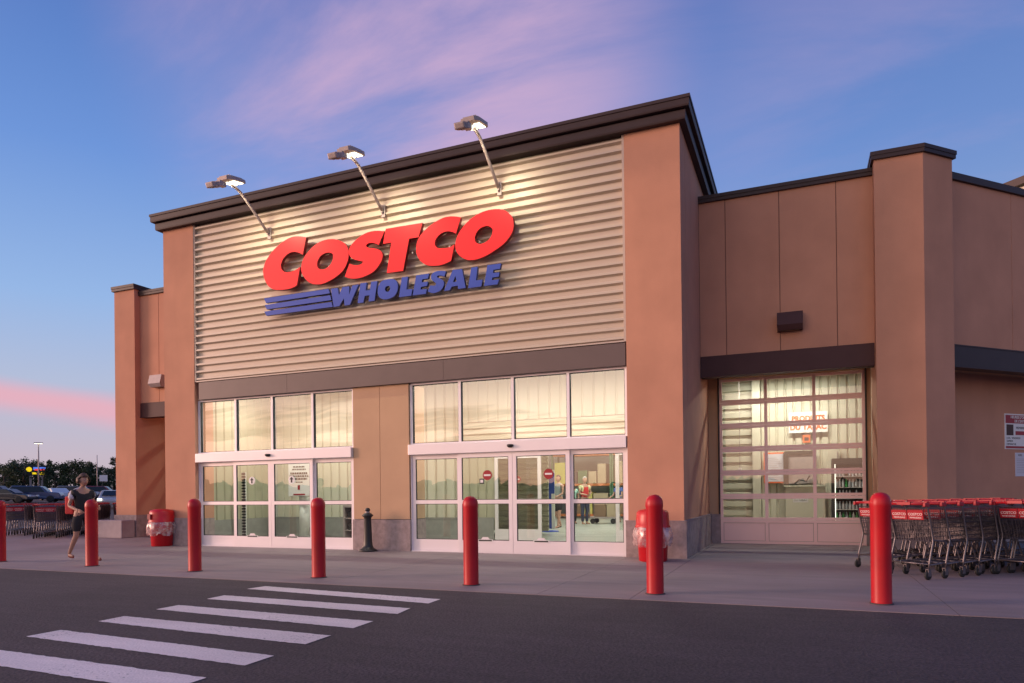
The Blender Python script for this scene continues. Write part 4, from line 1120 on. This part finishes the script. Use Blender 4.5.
b = MB(); b.box(-.6, .9, 0, .5, .9, .96); b.box(-.6, -.55, 0, .5, 0, .9); b.box(.85, .9, 0, .5, 0, .9); b.box(-.6, .9, .45, .5, 0, .9); b.build('carcass', M['galv'], t)
for z in (.25, .58):
    b = MB(); b.box(-.54, .84, .03, .44, z, z + .03); sf = b.build('shelf', M['galv'], t)
    b = MB()
    for k in range(5): b.bbox(-.5 + k * .27, -.28 + k * .27, .08, .4, z + .03, z + .2, .01)
    b.build('storage_box', M['black'], sf)
b = MB(); b.box(-.5, .8, .05, .4, .97, 1.02); b.build('leaflets', M['cart_red'], t)
w = MB(); ribs(w, -10.9, -9.7, 1.15, 2.4, 16.70, .155, .035, horizontal=True); part(w, 'horizontal_siding', M['olive_metal'])

# banner, racks and goods inside the store
t = thing('display_banner', 'tall blue, white and red display banner inside the right doors', 'banner', (-7.30, 20.7, 0))
b = MB(); b.lathe([(.28, 0), (.27, .03), (.05, .05)], 18); b.build('base', M['blue'], t)
b = MB(); b.box(-.17, .17, -.02, .0, .10, 1.95); bp = b.build('panel', M['white'], t)
b = MB(); b.box(-.17, .17, -.026, -.021, 1.2, 1.85); b.box(-.05, .06, -.026, -.021, .1, 1.2); b.build('blue_field', M['blue'], bp)
b = MB(); b.box(-.17, -.05, -.026, -.021, .25, .55); b.build('red_field', M['cart_red'], bp)
gm = [mat('goods_brown', (.20, .12, .07), .7), mat('goods_green', (.07, .14, .07), .7), mat('goods_yellow', (.50, .44, .12), .7), mat('goods_tan', (.36, .28, .18), .7), mat('goods_dark', (.05, .05, .05), .7), mat('rack_orange', (.42, .13, .04), .6)]
def rack(x, y, w_, label):
    t = thing('storage_rack', label, 'storage rack', (x, y, 0), 0, 'goods racks inside the store')
    for s in (0, w_):
        for d in (0, .9):
            b = MB(); b.box(s - .04, s + .04, d, d + .08, 0, 4.2); b.build('upright', gm[1], t)
    rn = random.Random(int(x * 7 + y))
    for z in (.1, 1.5, 2.9):
        b = MB(); b.box(.04, w_ - .04, 0, .07, z, z + .11); b.box(.04, w_ - .04, .9, .97, z, z + .11); b.box(.04, w_ - .04, .07, .9, z + .08, z + .1)
        sh = b.build('shelf', gm[5], t)
        q = .1
        while q < w_ - .5:
            ww = rn.uniform(.35, .7); hh = rn.uniform(.5, 1.15); b = MB(); b.bbox(q, min(q + ww, w_ - .08), .05, .85, z + .115, z + .115 + hh, .01)
            b.build('carton', gm[rn.choice((0, 0, 3, 3, 1, 2, 4))], sh); q += ww + .06
rack(-10.8, 31, 2.8, 'goods rack at the back of the store, left of the red vest'); rack(-7.9, 31, 2.8, 'goods rack at the back of the store behind the red vest'); rack(-5.0, 31, 2.4, 'goods rack at the far right back of the store')
t = thing('goods_trolley', 'low platform trolley with goods near the back of the store', 'trolley', (-7.0, 26.2, 0))
b = MB(); b.box(-.55, .55, -.35, .35, .22, .27); b.build('deck', M['galv'], t)
b = MB(); b.tube([(-.52, -.3, .27), (-.52, -.3, .95), (-.52, .3, .95), (-.52, .3, .27)], .02, 6); b.build('handle', M['galv'], t)
for x in (-.4, .4):
    for y in (-.28, .28):
        b = MB(); b.lathe([(.03, -.025), (.10, -.025), (.10, .025), (.03, .025)], 14, (x, y, .11), False, 'y'); b.build('wheel', M['rubber'], t)
b = MB(); b.bbox(-.35, .1, -.25, .25, .272, .75, .01); b.build('carton', gm[0], t)
b = MB(); b.bbox(.13, .45, -.22, .22, .272, .95, .01); b.build('carton', gm[3], t)
# ================================================================== people
def skin_mesh(chains, sub=1):
    """chains: list of point lists [(x,y,z,r),...] each grown with a Skin modifier; a chain may start with an index reference into the shared vertex dict"""
    verts = []; edges = []; rad = []; idx = {}
    def vid(p):
        k = (round(p[0], 4), round(p[1], 4), round(p[2], 4))
        if k not in idx: idx[k] = len(verts); verts.append(p[:3]); rad.append(p[3] if len(p) == 4 else (p[3], p[4]))
        return idx[k]
    for c in chains:
        for a, b in zip(c, c[1:]):
            e = (vid(a), vid(b))
            if e not in edges: edges.append(e)
    me = bpy.data.meshes.new('sk'); me.from_pydata(verts, edges, [])
    ob = bpy.data.objects.new('sk', me); COL.objects.link(ob)
    ob.modifiers.new('s', 'SKIN')
    ob.modifiers['s'].use_smooth_shade = True
    sv = me.skin_vertices[0].data
    for i, r in enumerate(rad):
        sv[i].radius = r if isinstance(r, tuple) else (r, r)
        sv[i].use_root = False
    sv[0].use_root = True
    m = ob.modifiers.new('u', 'SUBSURF'); m.levels = m.render_levels = sub
    bpy.context.view_layer.update()
    out = bpy.data.meshes.new_from_object(ob.evaluated_get(bpy.context.evaluated_depsgraph_get()))
    bpy.data.objects.remove(ob)
    return out
def link_mesh(name, me, m, parent):
    me.materials.clear(); me.materials.append(m)
    for p in me.polygons: p.use_smooth = True
    me.name = name
    o = bpy.data.objects.new(name, me); COL.objects.link(o); o.parent = parent
    return o
def merge(mes):
    bm = bmesh.new()
    for m in mes: bm.from_mesh(m)
    out = bpy.data.meshes.new('m'); bm.to_mesh(out); bm.free(); return out
def person(loc, rz, label, pose, H=1.7, top=None, bottom='shorts', top_m=None, bot_m=None, hair_m=None, hair='short', skin=None, shoe_m=None, female=False, sleeve='short', vest_m=None, apron=None):
    """faces local +y.  pose: hips lean, arms and legs given as joint lists for both sides"""
    t = thing('person', label, 'person', loc, rz)
    k = H / 1.7; skin = skin or M['skin']
    sh = .165 if female else .19; hp = .095
    pel = (0, 0, .93 * k)
    chest = (0, pose.get('lean', .0) * .5, 1.20 * k); shc = (0, pose.get('lean', 0) * .8, 1.38 * k); nk = (0, pose.get('lean', 0), 1.46 * k)
    hd = (0, pose.get('lean', 0) + .02, 1.60 * k)
    fat = pose.get('fat', 1.0)
    V = lambda p, r, r2=None: (p[0], p[1], p[2], r * k * fat) if r2 is None else (p[0], p[1], p[2], r * k * fat, r2 * k * fat)
    body = []
    torso = [V(pel, .155 if female else .14, .11), V((0, chest[1] * .5, 1.06 * k), .12 if female else .135, .095), V(chest, .145, .105), V(shc, .12, .085), (nk[0], nk[1], nk[2], .052 * k), (nk[0], nk[1] + .01, nk[2] + .05 * k, .05 * k)]
    body.append(torso)
    legs = []; arms = []; hands = []
    for s, L, A in ((-1, pose['legL'], pose['armL']), (1, pose['legR'], pose['armR'])):
        hip = (s * hp * k, 0, .90 * k); kn = (s * (hp + .005) * k, L[0] * k, L[1] * k); an = (s * hp * k, L[2] * k, L[3] * k)
        mid = tuple((hip[i] + kn[i]) / 2 for i in range(3)); cf = tuple(kn[i] * .65 + an[i] * .35 for i in range(3))
        leg = [V(pel, .14, .10), (*hip, .085 * k), (*mid, .078 * k), (*kn, .054 * k), (cf[0], cf[1] - .012, cf[2], .052 * k), (*an, .034 * k)]
        legs.append(leg); body.append(leg)
        body.append([(*an, .034 * k), (an[0], an[1] - .02, an[2] - .04 * k, .034 * k), (an[0] + s * .01, an[1] + .09 * k, an[2] - .055 * k, .034 * k, ), (an[0] + s * .012, an[1] + .17 * k, an[2] - .062 * k, .024 * k)])
        shd = (s * sh * k, shc[1], 1.37 * k)
        el = (s * A[0] * k, A[1] * k, A[2] * k); wr = (s * A[3] * k, A[4] * k, A[5] * k)
        m2 = tuple((el[i] + wr[i]) / 2 for i in range(3))
        d = Vector(wr) - Vector(el); d.normalize()
        pm = Vector(wr) + d * .055 * k
        arm = [V(shc, .12, .085), (*shd, .052 * k), (*[(shd[i] + el[i]) / 2 for i in range(3)], .043 * k), (*el, .036 * k), (*m2, .035 * k), (*wr, .025 * k), (*pm, .034 * k, .02 * k)]
        arms.append(arm); body.append(arm)
        # five fingers, each rooted in the palm
        side = d.cross(Vector((s, 0, 0)));
        if side.length < .2: side = Vector((0, 1, 0))
        side.normalize(); curl = Vector((-s, 0, 0)) * .35
        for q, ln in enumerate((.075, .085, .08, .062)):
            b0 = pm + side * (.024 - q * .016) * k
            b1 = b0 + d * ln * .55 * k; b2 = b1 + (d + curl).normalized() * ln * .4 * k; b3 = b2 + (d + curl * 2.5).normalized() * ln * .3 * k
            hands.append(skin_mesh([[(*b0, .009), (*b1, .009), (*b2, .008), (*b3, .006)]], 0))
        tb = Vector(wr) + d * .02 * k + side * .018 * k; t1 = tb + (d * .5 + side).normalized() * .035 * k; t2 = t1 + (d + side * .4).normalized() * .03 * k
        hands.append(skin_mesh([[(*tb, .011), (*t1, .010), (*t2, .008)]], 0))
    bodym = skin_mesh(body, 1)
    # head with face
    bm = bmesh.new(); bmesh.ops.create_icosphere(bm, subdivisions=3, radius=1)
    for v in bm.verts:
        x, y, z = v.co
        w_ = .074 * (1 - .22 * max(0, -z)); d_ = .095 * (1 - .05 * max(0, -z)); h_ = .118
        if z < -.2 and y > 0: y *= 1.02
        v.co = Vector((x * w_, y * d_, z * h_)) * k
        if y > .75 and -.35 < z < .1 and abs(x) < .22: v.co.y += .022 * k * (1 - abs(x) / .22)          # nose
        if y > .55 and .02 < z < .28 and .22 < abs(x) < .55: v.co.y -= .010 * k                          # eye sockets
        if abs(x) > .93 and abs(z) < .3 and abs(y) < .3: v.co.x += (.016 if x > 0 else -.016) * k        # ears
        v.co += Vector(hd)
    hm = bpy.data.meshes.new('h'); bm.to_mesh(hm); bm.free()
    if pose.get('bow'): hm.transform(Matrix.Translation(nk) @ Matrix.Rotation(-pose['bow'], 4, 'X') @ Matrix.Translation(-Vector(nk)))
    bod = link_mesh('body', merge([bodym, hm] + hands), skin, t)
    RB = Matrix.Translation(nk) @ Matrix.Rotation(-pose.get('bow', 0), 4, 'X') @ Matrix.Translation(-Vector(nk))
    for s in (-1, 1):
        e = MB(RB); e.lathe([(.002, -.003), (.009, 0), (.002, .006)], 10, (s * .028 * k, hd[1] + .080 * k, hd[2] + .012), True, 'y'); e.build('eye', M['black'], t)
    e = MB(RB); e.box(-.024 * k, .024 * k, hd[1] + .082 * k, hd[1] + .090 * k, hd[2] - .055 * k, hd[2] - .046 * k); e.build('mouth', M['cart_red'] if female else M['hair'], t)
    # hair: shell over the skull
    bm = bmesh.new(); bmesh.ops.create_icosphere(bm, subdivisions=3, radius=1)
    rr = random.Random(2)
    dele = [v for v in bm.verts if (v.co.y > .35 and v.co.z < .45) or v.co.z < (-.75 if hair == 'long' else -.35)]
    bmesh.ops.delete(bm, geom=dele, context='VERTS')
    for v in bm.verts:
        n = v.co.copy(); s_ = 1.10 + rr.uniform(-.02, .03)
        if hair == 'full': s_ += .52 if n.z < .3 else .26
        v.co = Vector((n.x * .074 * s_, n.y * .095 * s_ - .006, n.z * .118 * s_)) * k
        if hair == 'long' and n.z < 0: v.co.z *= 1.5; v.co.y -= .02
        v.co += Vector(hd)
    bmesh.ops.solidify(bm, geom=bm.faces[:], thickness=.012)
    hm = bpy.data.meshes.new('hair'); bm.to_mesh(hm); bm.free(); hm.transform(RB)
    link_mesh('hair', hm, hair_m or M['hair'], t)
    # clothes
    def grow(c, d): return [(*p[:3], p[3] + d) if len(p) == 4 else (*p[:3], p[3] + d, p[4] + d) for p in c]
    tg = .018
    ch = [grow([torso[0], torso[1], torso[2]], tg) + grow([torso[3]], .035) + [(nk[0], nk[1], nk[2] - .02 * k, .068 * k)]]
    if sleeve != 'none':
        n_ = 3 if sleeve == 'short' else 6
        for a in arms: ch.append(grow(a[:n_], tg))
    else:
        for a in arms: ch.append([grow(a, tg)[0], (*[a[0][i] * .30 + a[1][i] * .70 for i in range(3)], .075 * k)])
    link_mesh('shirt', skin_mesh(ch, 1), top_m, t)
    if vest_m:
        ch = [grow([torso[0], torso[1], torso[2], torso[3]], tg + .012)]
        for a in arms: ch.append([grow(a, tg + .012)[0], (*[a[0][i] * .4 + a[1][i] * .6 for i in range(3)], .07 * k)])
        link_mesh('vest', skin_mesh(ch, 1), vest_m, t)
    n_ = {'shorts': 4, 'trousers': 6, 'short_shorts': 3}[bottom]
    ch = [[V((0, 0, 1.02 * k), .13, .10), V(pel, .155, .115)]]
    for l in legs:
        g = grow(l[:n_], .018 if bottom != 'trousers' else .016)
        g[0] = V(pel, .155, .115)
        if bottom == 'shorts': g[-1] = (g[-1][0], g[-1][1], g[-1][2] + .04, .078 * k)
        ch.append(g)
    link_mesh('trousers' if bottom == 'trousers' else 'shorts', skin_mesh(ch, 1), bot_m, t)
    for s, L in ((-1, pose['legL']), (1, pose['legR'])):
        an = (s * hp * k, L[2] * k, L[3] * k)
        m_ = skin_mesh([[(an[0], an[1] - .045, an[2] - .062 * k, .030 * k, .036 * k), (an[0] + s * .01, an[1] + .08 * k, an[2] - .072 * k, .022 * k, .042 * k), (an[0] + s * .012, an[1] + .19 * k, an[2] - .078 * k, .016 * k, .032 * k)]], 1)
        link_mesh('shoe', m_, shoe_m or M['black'], t)
    return t
cl = {n: mat(n, c, .85, noise=.06) for n, c in {'grey_vest': (.27, .30, .30), 'black_cloth': (.02, .018, .022), 'navy': (.03, .035, .07), 'red_cloth': (.50, .03, .03), 'pale_yellow': (.60, .55, .32),
      'green_stripe': (.30, .50, .42), 'blue_cloth': (.12, .18, .52), 'white_cloth': (.62, .56, .60), 'tan_cloth': (.30, .19, .11), 'sandal': (.20, .05, .04)}.items()}
stand = dict(legL=(.01, .49, -.01, .085), legR=(.01, .49, -.01, .085), armL=(.25, -.02, 1.10, .24, .08, .86), armR=(.25, -.02, 1.10, .24, .08, .86), lean=0)
# woman walking to the right in front of the carts (local +y -> world +x)
walk = dict(legL=(.12, .50, .30, .105), legR=(-.03, .50, -.30, .15), armL=(.21, .02, 1.09, .17, .27, 1.05), armR=(.21, -.08, 1.10, .18, .16, 1.02), lean=.03, bow=.12)
woman = person((-13.35, 9.60, 0), -pi / 2 - .15, 'woman in dark top and shorts with full brown hair walking past the left carts', walk, 1.70, top_m=cl['black_cloth'], bottom='shorts', bot_m=cl['black_cloth'],
       hair='full', female=True, sleeve='short', shoe_m=cl['sandal'])
# light cardigan across her shoulders
def shawl():
    ch = [[(-.215, -.0, 1.22, .058), (-.175, -.01, 1.36, .068), (0, -.03, 1.41, .085), (.175, -.01, 1.36, .068), (.215, -.0, 1.22, .058)]]
    link_mesh('cardigan', skin_mesh(ch, 1), cl['white_cloth'], woman)
shawl()
t = thing('shoulder_bag', 'dull red bag held at the side of the walking woman', 'bag', (-13.57, 9.52, .93), .2)
b = MB(); b.bbox(-.10, .10, -.05, .05, .0, .36, .03); b.build('pouch', cl['red_cloth'], t)
b = MB(); b.tube([(-.07, 0, .34), (-.04, 0, .44), (.04, 0, .44), (.07, 0, .34)], .012, 6); b.build('strap', M['hair'], t)
# shoppers and staff inside
push = dict(stand, legL=(.08, .50, .14, .09), legR=(.02, .48, -.16, .11), armL=(.24, .05, 1.12, .20, .28, 1.02), armR=(.24, .05, 1.12, .20, .28, 1.02))
person((-7.75, 22.9, 0), pi * .85, 'man in grey sleeveless shirt and black shorts inside the right doors', push, 1.82, top_m=cl['grey_vest'], bottom='shorts', bot_m=cl['black_cloth'], sleeve='none')
fold = dict(stand, armL=(.26, .03, 1.12, .06, .24, 1.10), armR=(.26, .03, 1.12, .08, .22, 1.06), fat=1.06)
person((-7.62, 25.6, 0), -2.2, 'staff member in red vest over pale shirt and navy trousers inside the store', fold, 1.80, top_m=cl['pale_yellow'], vest_m=cl['red_cloth'], bottom='trousers', bot_m=cl['navy'], hair_m=M['hair_grey'], sleeve='short')
person((-8.22, 26.0, 0), -2.6, 'person in pale green top and black trousers between the two men inside', stand, 1.62, top_m=cl['green_stripe'], bottom='trousers', bot_m=cl['black_cloth'], hair='long', female=True)
person((-6.62, 26.9, 0), 2.6, 'person in blue top and tan trousers behind the trolley inside the store', push, 1.66, top_m=cl['blue_cloth'], bottom='trousers', bot_m=cl['tan_cloth'], hair='short', hair_m=M['hair_grey'], female=True)

# ================================================================== far left: car park, lamps, pylon sign, trees
def far_z(x, y): return ground_z(x, y) - .012
def lamp_post(x, y, h, label, arm=1.6, lit=True, rz=0):
    t = thing('street_lamp', label, 'street lamp', (x, y, far_z(x, y)), rz)
    b = MB(); b.lathe([(.22, 0), (.22, .7), (.02, .71)], 14); b.build('footing', M['concrete_block'], t)
    b = MB(); b.tube([(0, 0, .7), (0, 0, h - .1)], [.12, .08], 8); b.build('pole', M['galv'], t)
    b = MB(); b.tube([(0, 0, h - .15), (-arm * .5, 0, h), (-arm * .55, 0, h)], .05, 6); b.tube([(0, 0, h - .15), (arm * .5, 0, h), (arm * .55, 0, h)], .05, 6); b.build('arm', M['galv'], t)
    for s in (-1, 1):
        b = MB(); b.bbox(s * arm * .5 - .35, s * arm * .5 + .35, -.2, .2, h - .04, h + .12, .03); hd = b.build('lamp_head', M['galv'], t)
        b = MB(); b.box(s * arm * .5 - .28, s * arm * .5 + .28, -.17, .17, h - .07, h - .041); b.build('lens', M['led'] if lit else M['carglass'], hd)
lamp_post(-111.3, 72.9, 8.4, 'lit car park lamp post rising behind the yellow pylon sign', .5, True, .95)
lamp_post(-108.5, 62.0, 5.0, 'unlit lamp with long arm at the far left edge', 3.0, False, .4)
# pylon sign
t = thing('pylon_sign', 'lit pylon sign with yellow disc and blue and red panel on two posts', 'sign', (-152, 99, far_z(-152, 99)), radians(56))
PZ = -far_z(-152, 99)
for x in (-1.0, 1.05): b = MB(); b.box(x - .2, x + .2, .05, .35, 0, 5.9 + PZ); b.build('post', M['galv'], t)
b = MB(); b.bbox(-2.0, 2.0, 0, .4, 5.9 + PZ, 8.1 + PZ, .05); cb = b.build('cabinet', M['black'], t)
M['s_y'] = lamp_mat('sign_yellow', (1, .72, .02), .9); M['s_b'] = lamp_mat('sign_blue_lit', (.10, .22, .85), .9); M['s_r'] = lamp_mat('sign_red_lit', (.9, .06, .06), .9)
b = MB(); b.lathe([(.52, -.03), (.52, -.01)], 20, (-1.25, 0, 7.25 + PZ), False, 'y'); b.build('yellow_disc', M['s_y'], cb)
b = MB(); b.box(-.5, 1.7, -.03, -.01, 7.15 + PZ, 7.75 + PZ); b.build('blue_panel', M['s_b'], cb)
b = MB(); b.box(-.3, 1.5, -.05, -.031, 7.0 + PZ, 7.35 + PZ); b.build('red_panel', M['s_r'], cb)
b = MB(); b.box(-.7, .1, -.05, -.01, 6.2 + PZ, 6.6 + PZ); b.box(.4, 1.6, -.05, -.01, 6.15 + PZ, 6.6 + PZ); b.build('yellow_panel', M['s_y'], cb)
# flagpole-like pole with a small sign
t = thing('sign_pole', 'tall thin pole with a small pale sign beyond the carts', 'sign post', (-84, 62.5, far_z(-84, 62.5)), radians(53))
b = MB(); b.tube([(0, 0, 0), (0, 0, 5.7)], [.06, .04], 8); b.build('pole', M['galv'], t)
b = MB(); b.box(.25, 1.15, -.03, 0, 2.3, 3.1); b.build('plate', M['white'], t)

# cars
def car(x, y, rz, kind, m, label, lit=False):
    t = thing('parked_car', label, 'car', (x, y, far_z(x, y)), rz, 'cars in the far car park')
    L = 4.7; Wd = .92
    if kind == 'suv': prof = [(-2.35, .35), (2.3, .35), (2.35, .75), (2.2, .98), (1.15, 1.08), (.55, 1.66), (-1.9, 1.72), (-2.25, 1.15), (-2.38, .8)]
    elif kind == 'van': prof = [(-2.4, .35), (2.4, .35), (2.45, .8), (2.3, 1.05), (1.7, 1.2), (1.0, 1.92), (-2.3, 1.95), (-2.42, 1.2)]
    else: prof = [(-2.35, .32), (2.3, .32), (2.35, .62), (2.1, .80), (1.05, .92), (.35, 1.38), (-1.0, 1.42), (-1.75, .98), (-2.3, .92), (-2.38, .6)]
    b = MB(); n = len(prof)
    vs = []
    for s in (-1, 1):
        for px, pz in prof: vs.append((px, s * (Wd - max(0, pz - .95) * .22), pz))
    b.add(vs, [tuple(range(n)), tuple(range(n, 2 * n))[::-1]] + [(i, n + i, n + (i + 1) % n, (i + 1) % n) for i in range(n)])
    bo = b.build('body', m, t)
    md = bo.modifiers.new('bev', 'BEVEL'); md.width = .07; md.segments = 2; md.limit_method = 'ANGLE'; md.angle_limit = .5
    zt = max(p[1] for p in prof); zb = 1.0 if kind != 'van' else 1.15
    if kind == 'sedan': zb = .93
    xs = [p[0] for p in prof if p[1] > zt - .1]
    for s in (-1, 1):
        b = MB(); y0 = s * (Wd - (zb - .95) * .22 + .004) if zb > .95 else s * (Wd + .004); y1 = s * (Wd - (zt - .08 - .95) * .22 + .004)
        b.add([(min(xs) - .35, y0, zb + .05), (max(xs) + .45, y0, zb + .05), (max(xs) - .05, y1, zt - .09), (min(xs) + .05, y1, zt - .09)], [(0, 1, 2, 3)]); b.build('side_window', M['carglass'], t)
        b = MB(); b.box(2.28, 2.40, s * .72 - .14, s * .72 + .14, .62, .78); b.build('headlight', M['led'] if lit else M['white'], t)
    b = MB(); i0 = [i for i, p in enumerate(prof) if p[1] > zt - .1][0]; p1, p0 = prof[i0], prof[i0 - 1]
    b.add([(p0[0] - .02, -.72, p0[1] + .05), (p0[0] - .02, .72, p0[1] + .05), (p1[0] + .06, .62, p1[1] - .04), (p1[0] + .06, -.62, p1[1] - .04)], [(0, 1, 2, 3)])
    for v in b.v: v.x += .03; v.z += .02
    b.build('windscreen', M['carglass'], t)
    for px in (-1.45, 1.45):
        for s in (-1, 1):
            b = MB(); b.lathe([(.20, -.11), (.33, -.11), (.35, -.08), (.35, .08), (.33, .11), (.20, .11)], 18, (px, s * (Wd - .08), .35), True, 'y'); wh = b.build('wheel', M['rubber'], t)
            b = MB(); b.lathe([(.02, s * .10), (.20, s * .105)], 12, (px, s * (Wd - .08), .35), False, 'y'); b.build('rim', M['galv'], wh)
cp = {n: mat('paint_' + n, c, .3, coat=.5) for n, c in dict(dark=(.03, .035, .045), grey=(.16, .16, .17), white=(.6, .6, .62), silver=(.35, .35, .37), redp=(.30, .02, .02), blue=(.04, .06, .15)).items()}
def dirp(px, d):   # ground point along a bearing (pixel column of the photograph is only a note here)
    a = math.atan2(px - 512, 695.12); return (-sin(YAW - a) * d, cos(YAW - a) * d)
for brg, d, rz, kind, cn, lb, lit in ((.0, 0, 0, '', '', '', 0),):
    pass
CB = [(8, 84, .5, 'sedan', 'dark', 'dark car at the far left of the distant car park', False), (36, 86, .75, 'suv', 'blue', 'dark blue car under the pylon sign', False),
        (55, 96, 2.9, 'sedan', 'white', 'white car parked right of the pylon sign', False), (66, 104, .4, 'sedan', 'silver', 'silver car just left of the walking woman in the car park', False),
        (78, 98, .6, 'suv', 'grey', 'grey car behind the walking woman', False), (89, 112, .5, 'sedan', 'white', 'white sedan far behind the carts, beside the thin sign pole', False),
        (101, 100, .7, 'suv', 'redp', 'dark red car right of the thin sign pole', False), (20, 108, .9, 'sedan', 'grey', 'grey sedan between the two dark cars', False),
        (114, 62, -.75, 'sedan', 'silver', 'silver car with lit headlights beside the left corner pilaster', True), (-4, 95, .6, 'suv', 'dark', 'dark car cut off by the left edge', False)]
CARS = [(*dirp(c[0], c[1]), *c[2:]) for c in CB]
for x, y, rz, kd, cn, lb, lit in CARS: car(x, y, rz, kd, cp[cn], lb, lit)

# trees of the far treeline
def make_tree(seed, leafm, conifer=False):
    rn = random.Random(seed)
    t = thing('tree', None, 'tree')
    b = MB(); h = 3.2
    b.tube([(0, 0, -.5), (.05, .02, 1.5), (.0, .1, h), (.1, .05, 5.5)], [.34, .27, .22, .10], 8)
    for k in range(9):
        a = rn.random() * 6.28; z = rn.uniform(2.2, 5.2); l = rn.uniform(1.4, 2.8)
        b.tube([(0, 0, z), (cos(a) * l * .5, sin(a) * l * .5, z + l * .45), (cos(a) * l, sin(a) * l, z + l * .8)], [.11, .07, .03], 5)
    b.build('trunk', M['bark'], t)
    c = MB()
    cl_ = []
    for k in range(30):
        if conifer:
            z = rn.uniform(1.0, 10.5); r = (11 - z) * .27 * rn.uniform(.4, 1); a = rn.random() * 6.28; cl_.append((cos(a) * r, sin(a) * r, z, .7))
        else:
            a = rn.random() * 6.28; u = rn.uniform(-.9, 1); r = 3.0 * math.sqrt(max(0, 1 - u * u)) * rn.uniform(.55, 1.05); cl_.append((cos(a) * r, sin(a) * r, 5.0 + u * 3.2, rn.uniform(.8, 1.35)))
    for (x, y, z, R) in cl_:
        for k in range(46):
            v = Vector((rn.gauss(0, 1), rn.gauss(0, 1), rn.gauss(0, .8))); v = v.normalized() * R * rn.uniform(.3, 1.1); p = Vector((x, y, z)) + v
            if p.z < .8: continue
            u1 = Vector((rn.gauss(0, 1), rn.gauss(0, 1), rn.gauss(0, 1))).normalized(); w1 = u1.orthogonal().normalized(); sz = rn.uniform(.14, .30)
            c.add([p - u1 * sz, p + w1 * sz * .6, p + u1 * sz, p - w1 * sz * .6], [(0, 1, 2, 3)])
    c.build('crown', leafm, t)
    return t
protos = [make_tree(1, M['leaf_a']), make_tree(2, M['leaf_b']), make_tree(3, M['leaf_a']), make_tree(4, M['leaf_a'], True)]
PT = [Tree(p) for p in protos]; used = [False] * 4
# (pixel column, distance, scale, kind): bearings measured from the camera axis
KN = ['dark round-crowned tree', 'light green loose-crowned tree', 'dark bushy tree', 'pointed dark conifer']
rt = random.Random(11)
TR = [(-7, 182, .90, 2, 'half cut off by the left edge of the far treeline'), (4, 176, .80, 0, 'at the left end of the far treeline'), (14, 188, .92, 2, 'left of the pylon sign'),
      (24, 184, 1.08, 0, 'directly behind the yellow disc of the pylon sign'), (36, 190, .98, 2, 'behind the blue end of the pylon sign'), (46, 184, .78, 1, 'just right of the pylon sign'),
      (55, 180, .88, 2, 'halfway between the pylon sign and the walking woman'), (65, 186, .80, 3, 'left of the walking woman'), (74, 178, .95, 2, 'showing left above the head of the walking woman'),
      (84, 180, .98, 0, 'showing right above the head of the walking woman'), (94, 186, .94, 2, 'behind the thin sign pole'), (104, 180, .90, 0, 'just right of the thin sign pole'), (114, 184, .96, 3, 'touching the left corner pilaster'), (124, 182, .94, 2, 'hidden half by the left corner pilaster')]
BK = [(-2, 'taller and farther back at the left edge of the treeline'), (17, 'farther back between the left edge and the pylon sign'), (31, 'farther back above the middle of the pylon sign'), (50, 'farther back right of the pylon sign'),
      (61, 'farther back left of the walking woman'), (79, 'farther back above the walking woman'), (90, 'farther back left of the thin sign pole'), (109, 'farther back next to the left corner pilaster')]
for q, (px_, w_) in enumerate(BK): TR.append((px_, 232 + 3 * (q % 3), 1.0 + .05 * (q % 3), (0, 2, 2, 3, 0, 2, 3, 0)[q], w_))
for i, (px_, d, s_, kk, where) in enumerate(TR):
    x, y = dirp(px_, d)
    if not used[kk]: o = protos[kk]; used[kk] = True
    else: o = PT[kk].copy()
    o.location = (x, y, far_z(x, y)); o.rotation_euler = (0, 0, rt.random() * 6.28); o.scale = (s_, s_, s_ * rt.uniform(.76, .88))
    tag(o, f"{KN[kk]} {where}", 'tree', 'trees in the far treeline')
# rough grass strip under the trees
b = MB(); b.add([(x, y, ground_z(x, y) + .03) for x, y in ((-230, -60), (-150, 20), (-118, 106), (-60, 190), (-140, 320), (-420, 200), (-420, -60))], [tuple(range(7))])
tag(b.build('grass_strip', M['grass']), kind='structure')
for o in list(COL.objects):
    if '_bx' in o: del o['_bx']
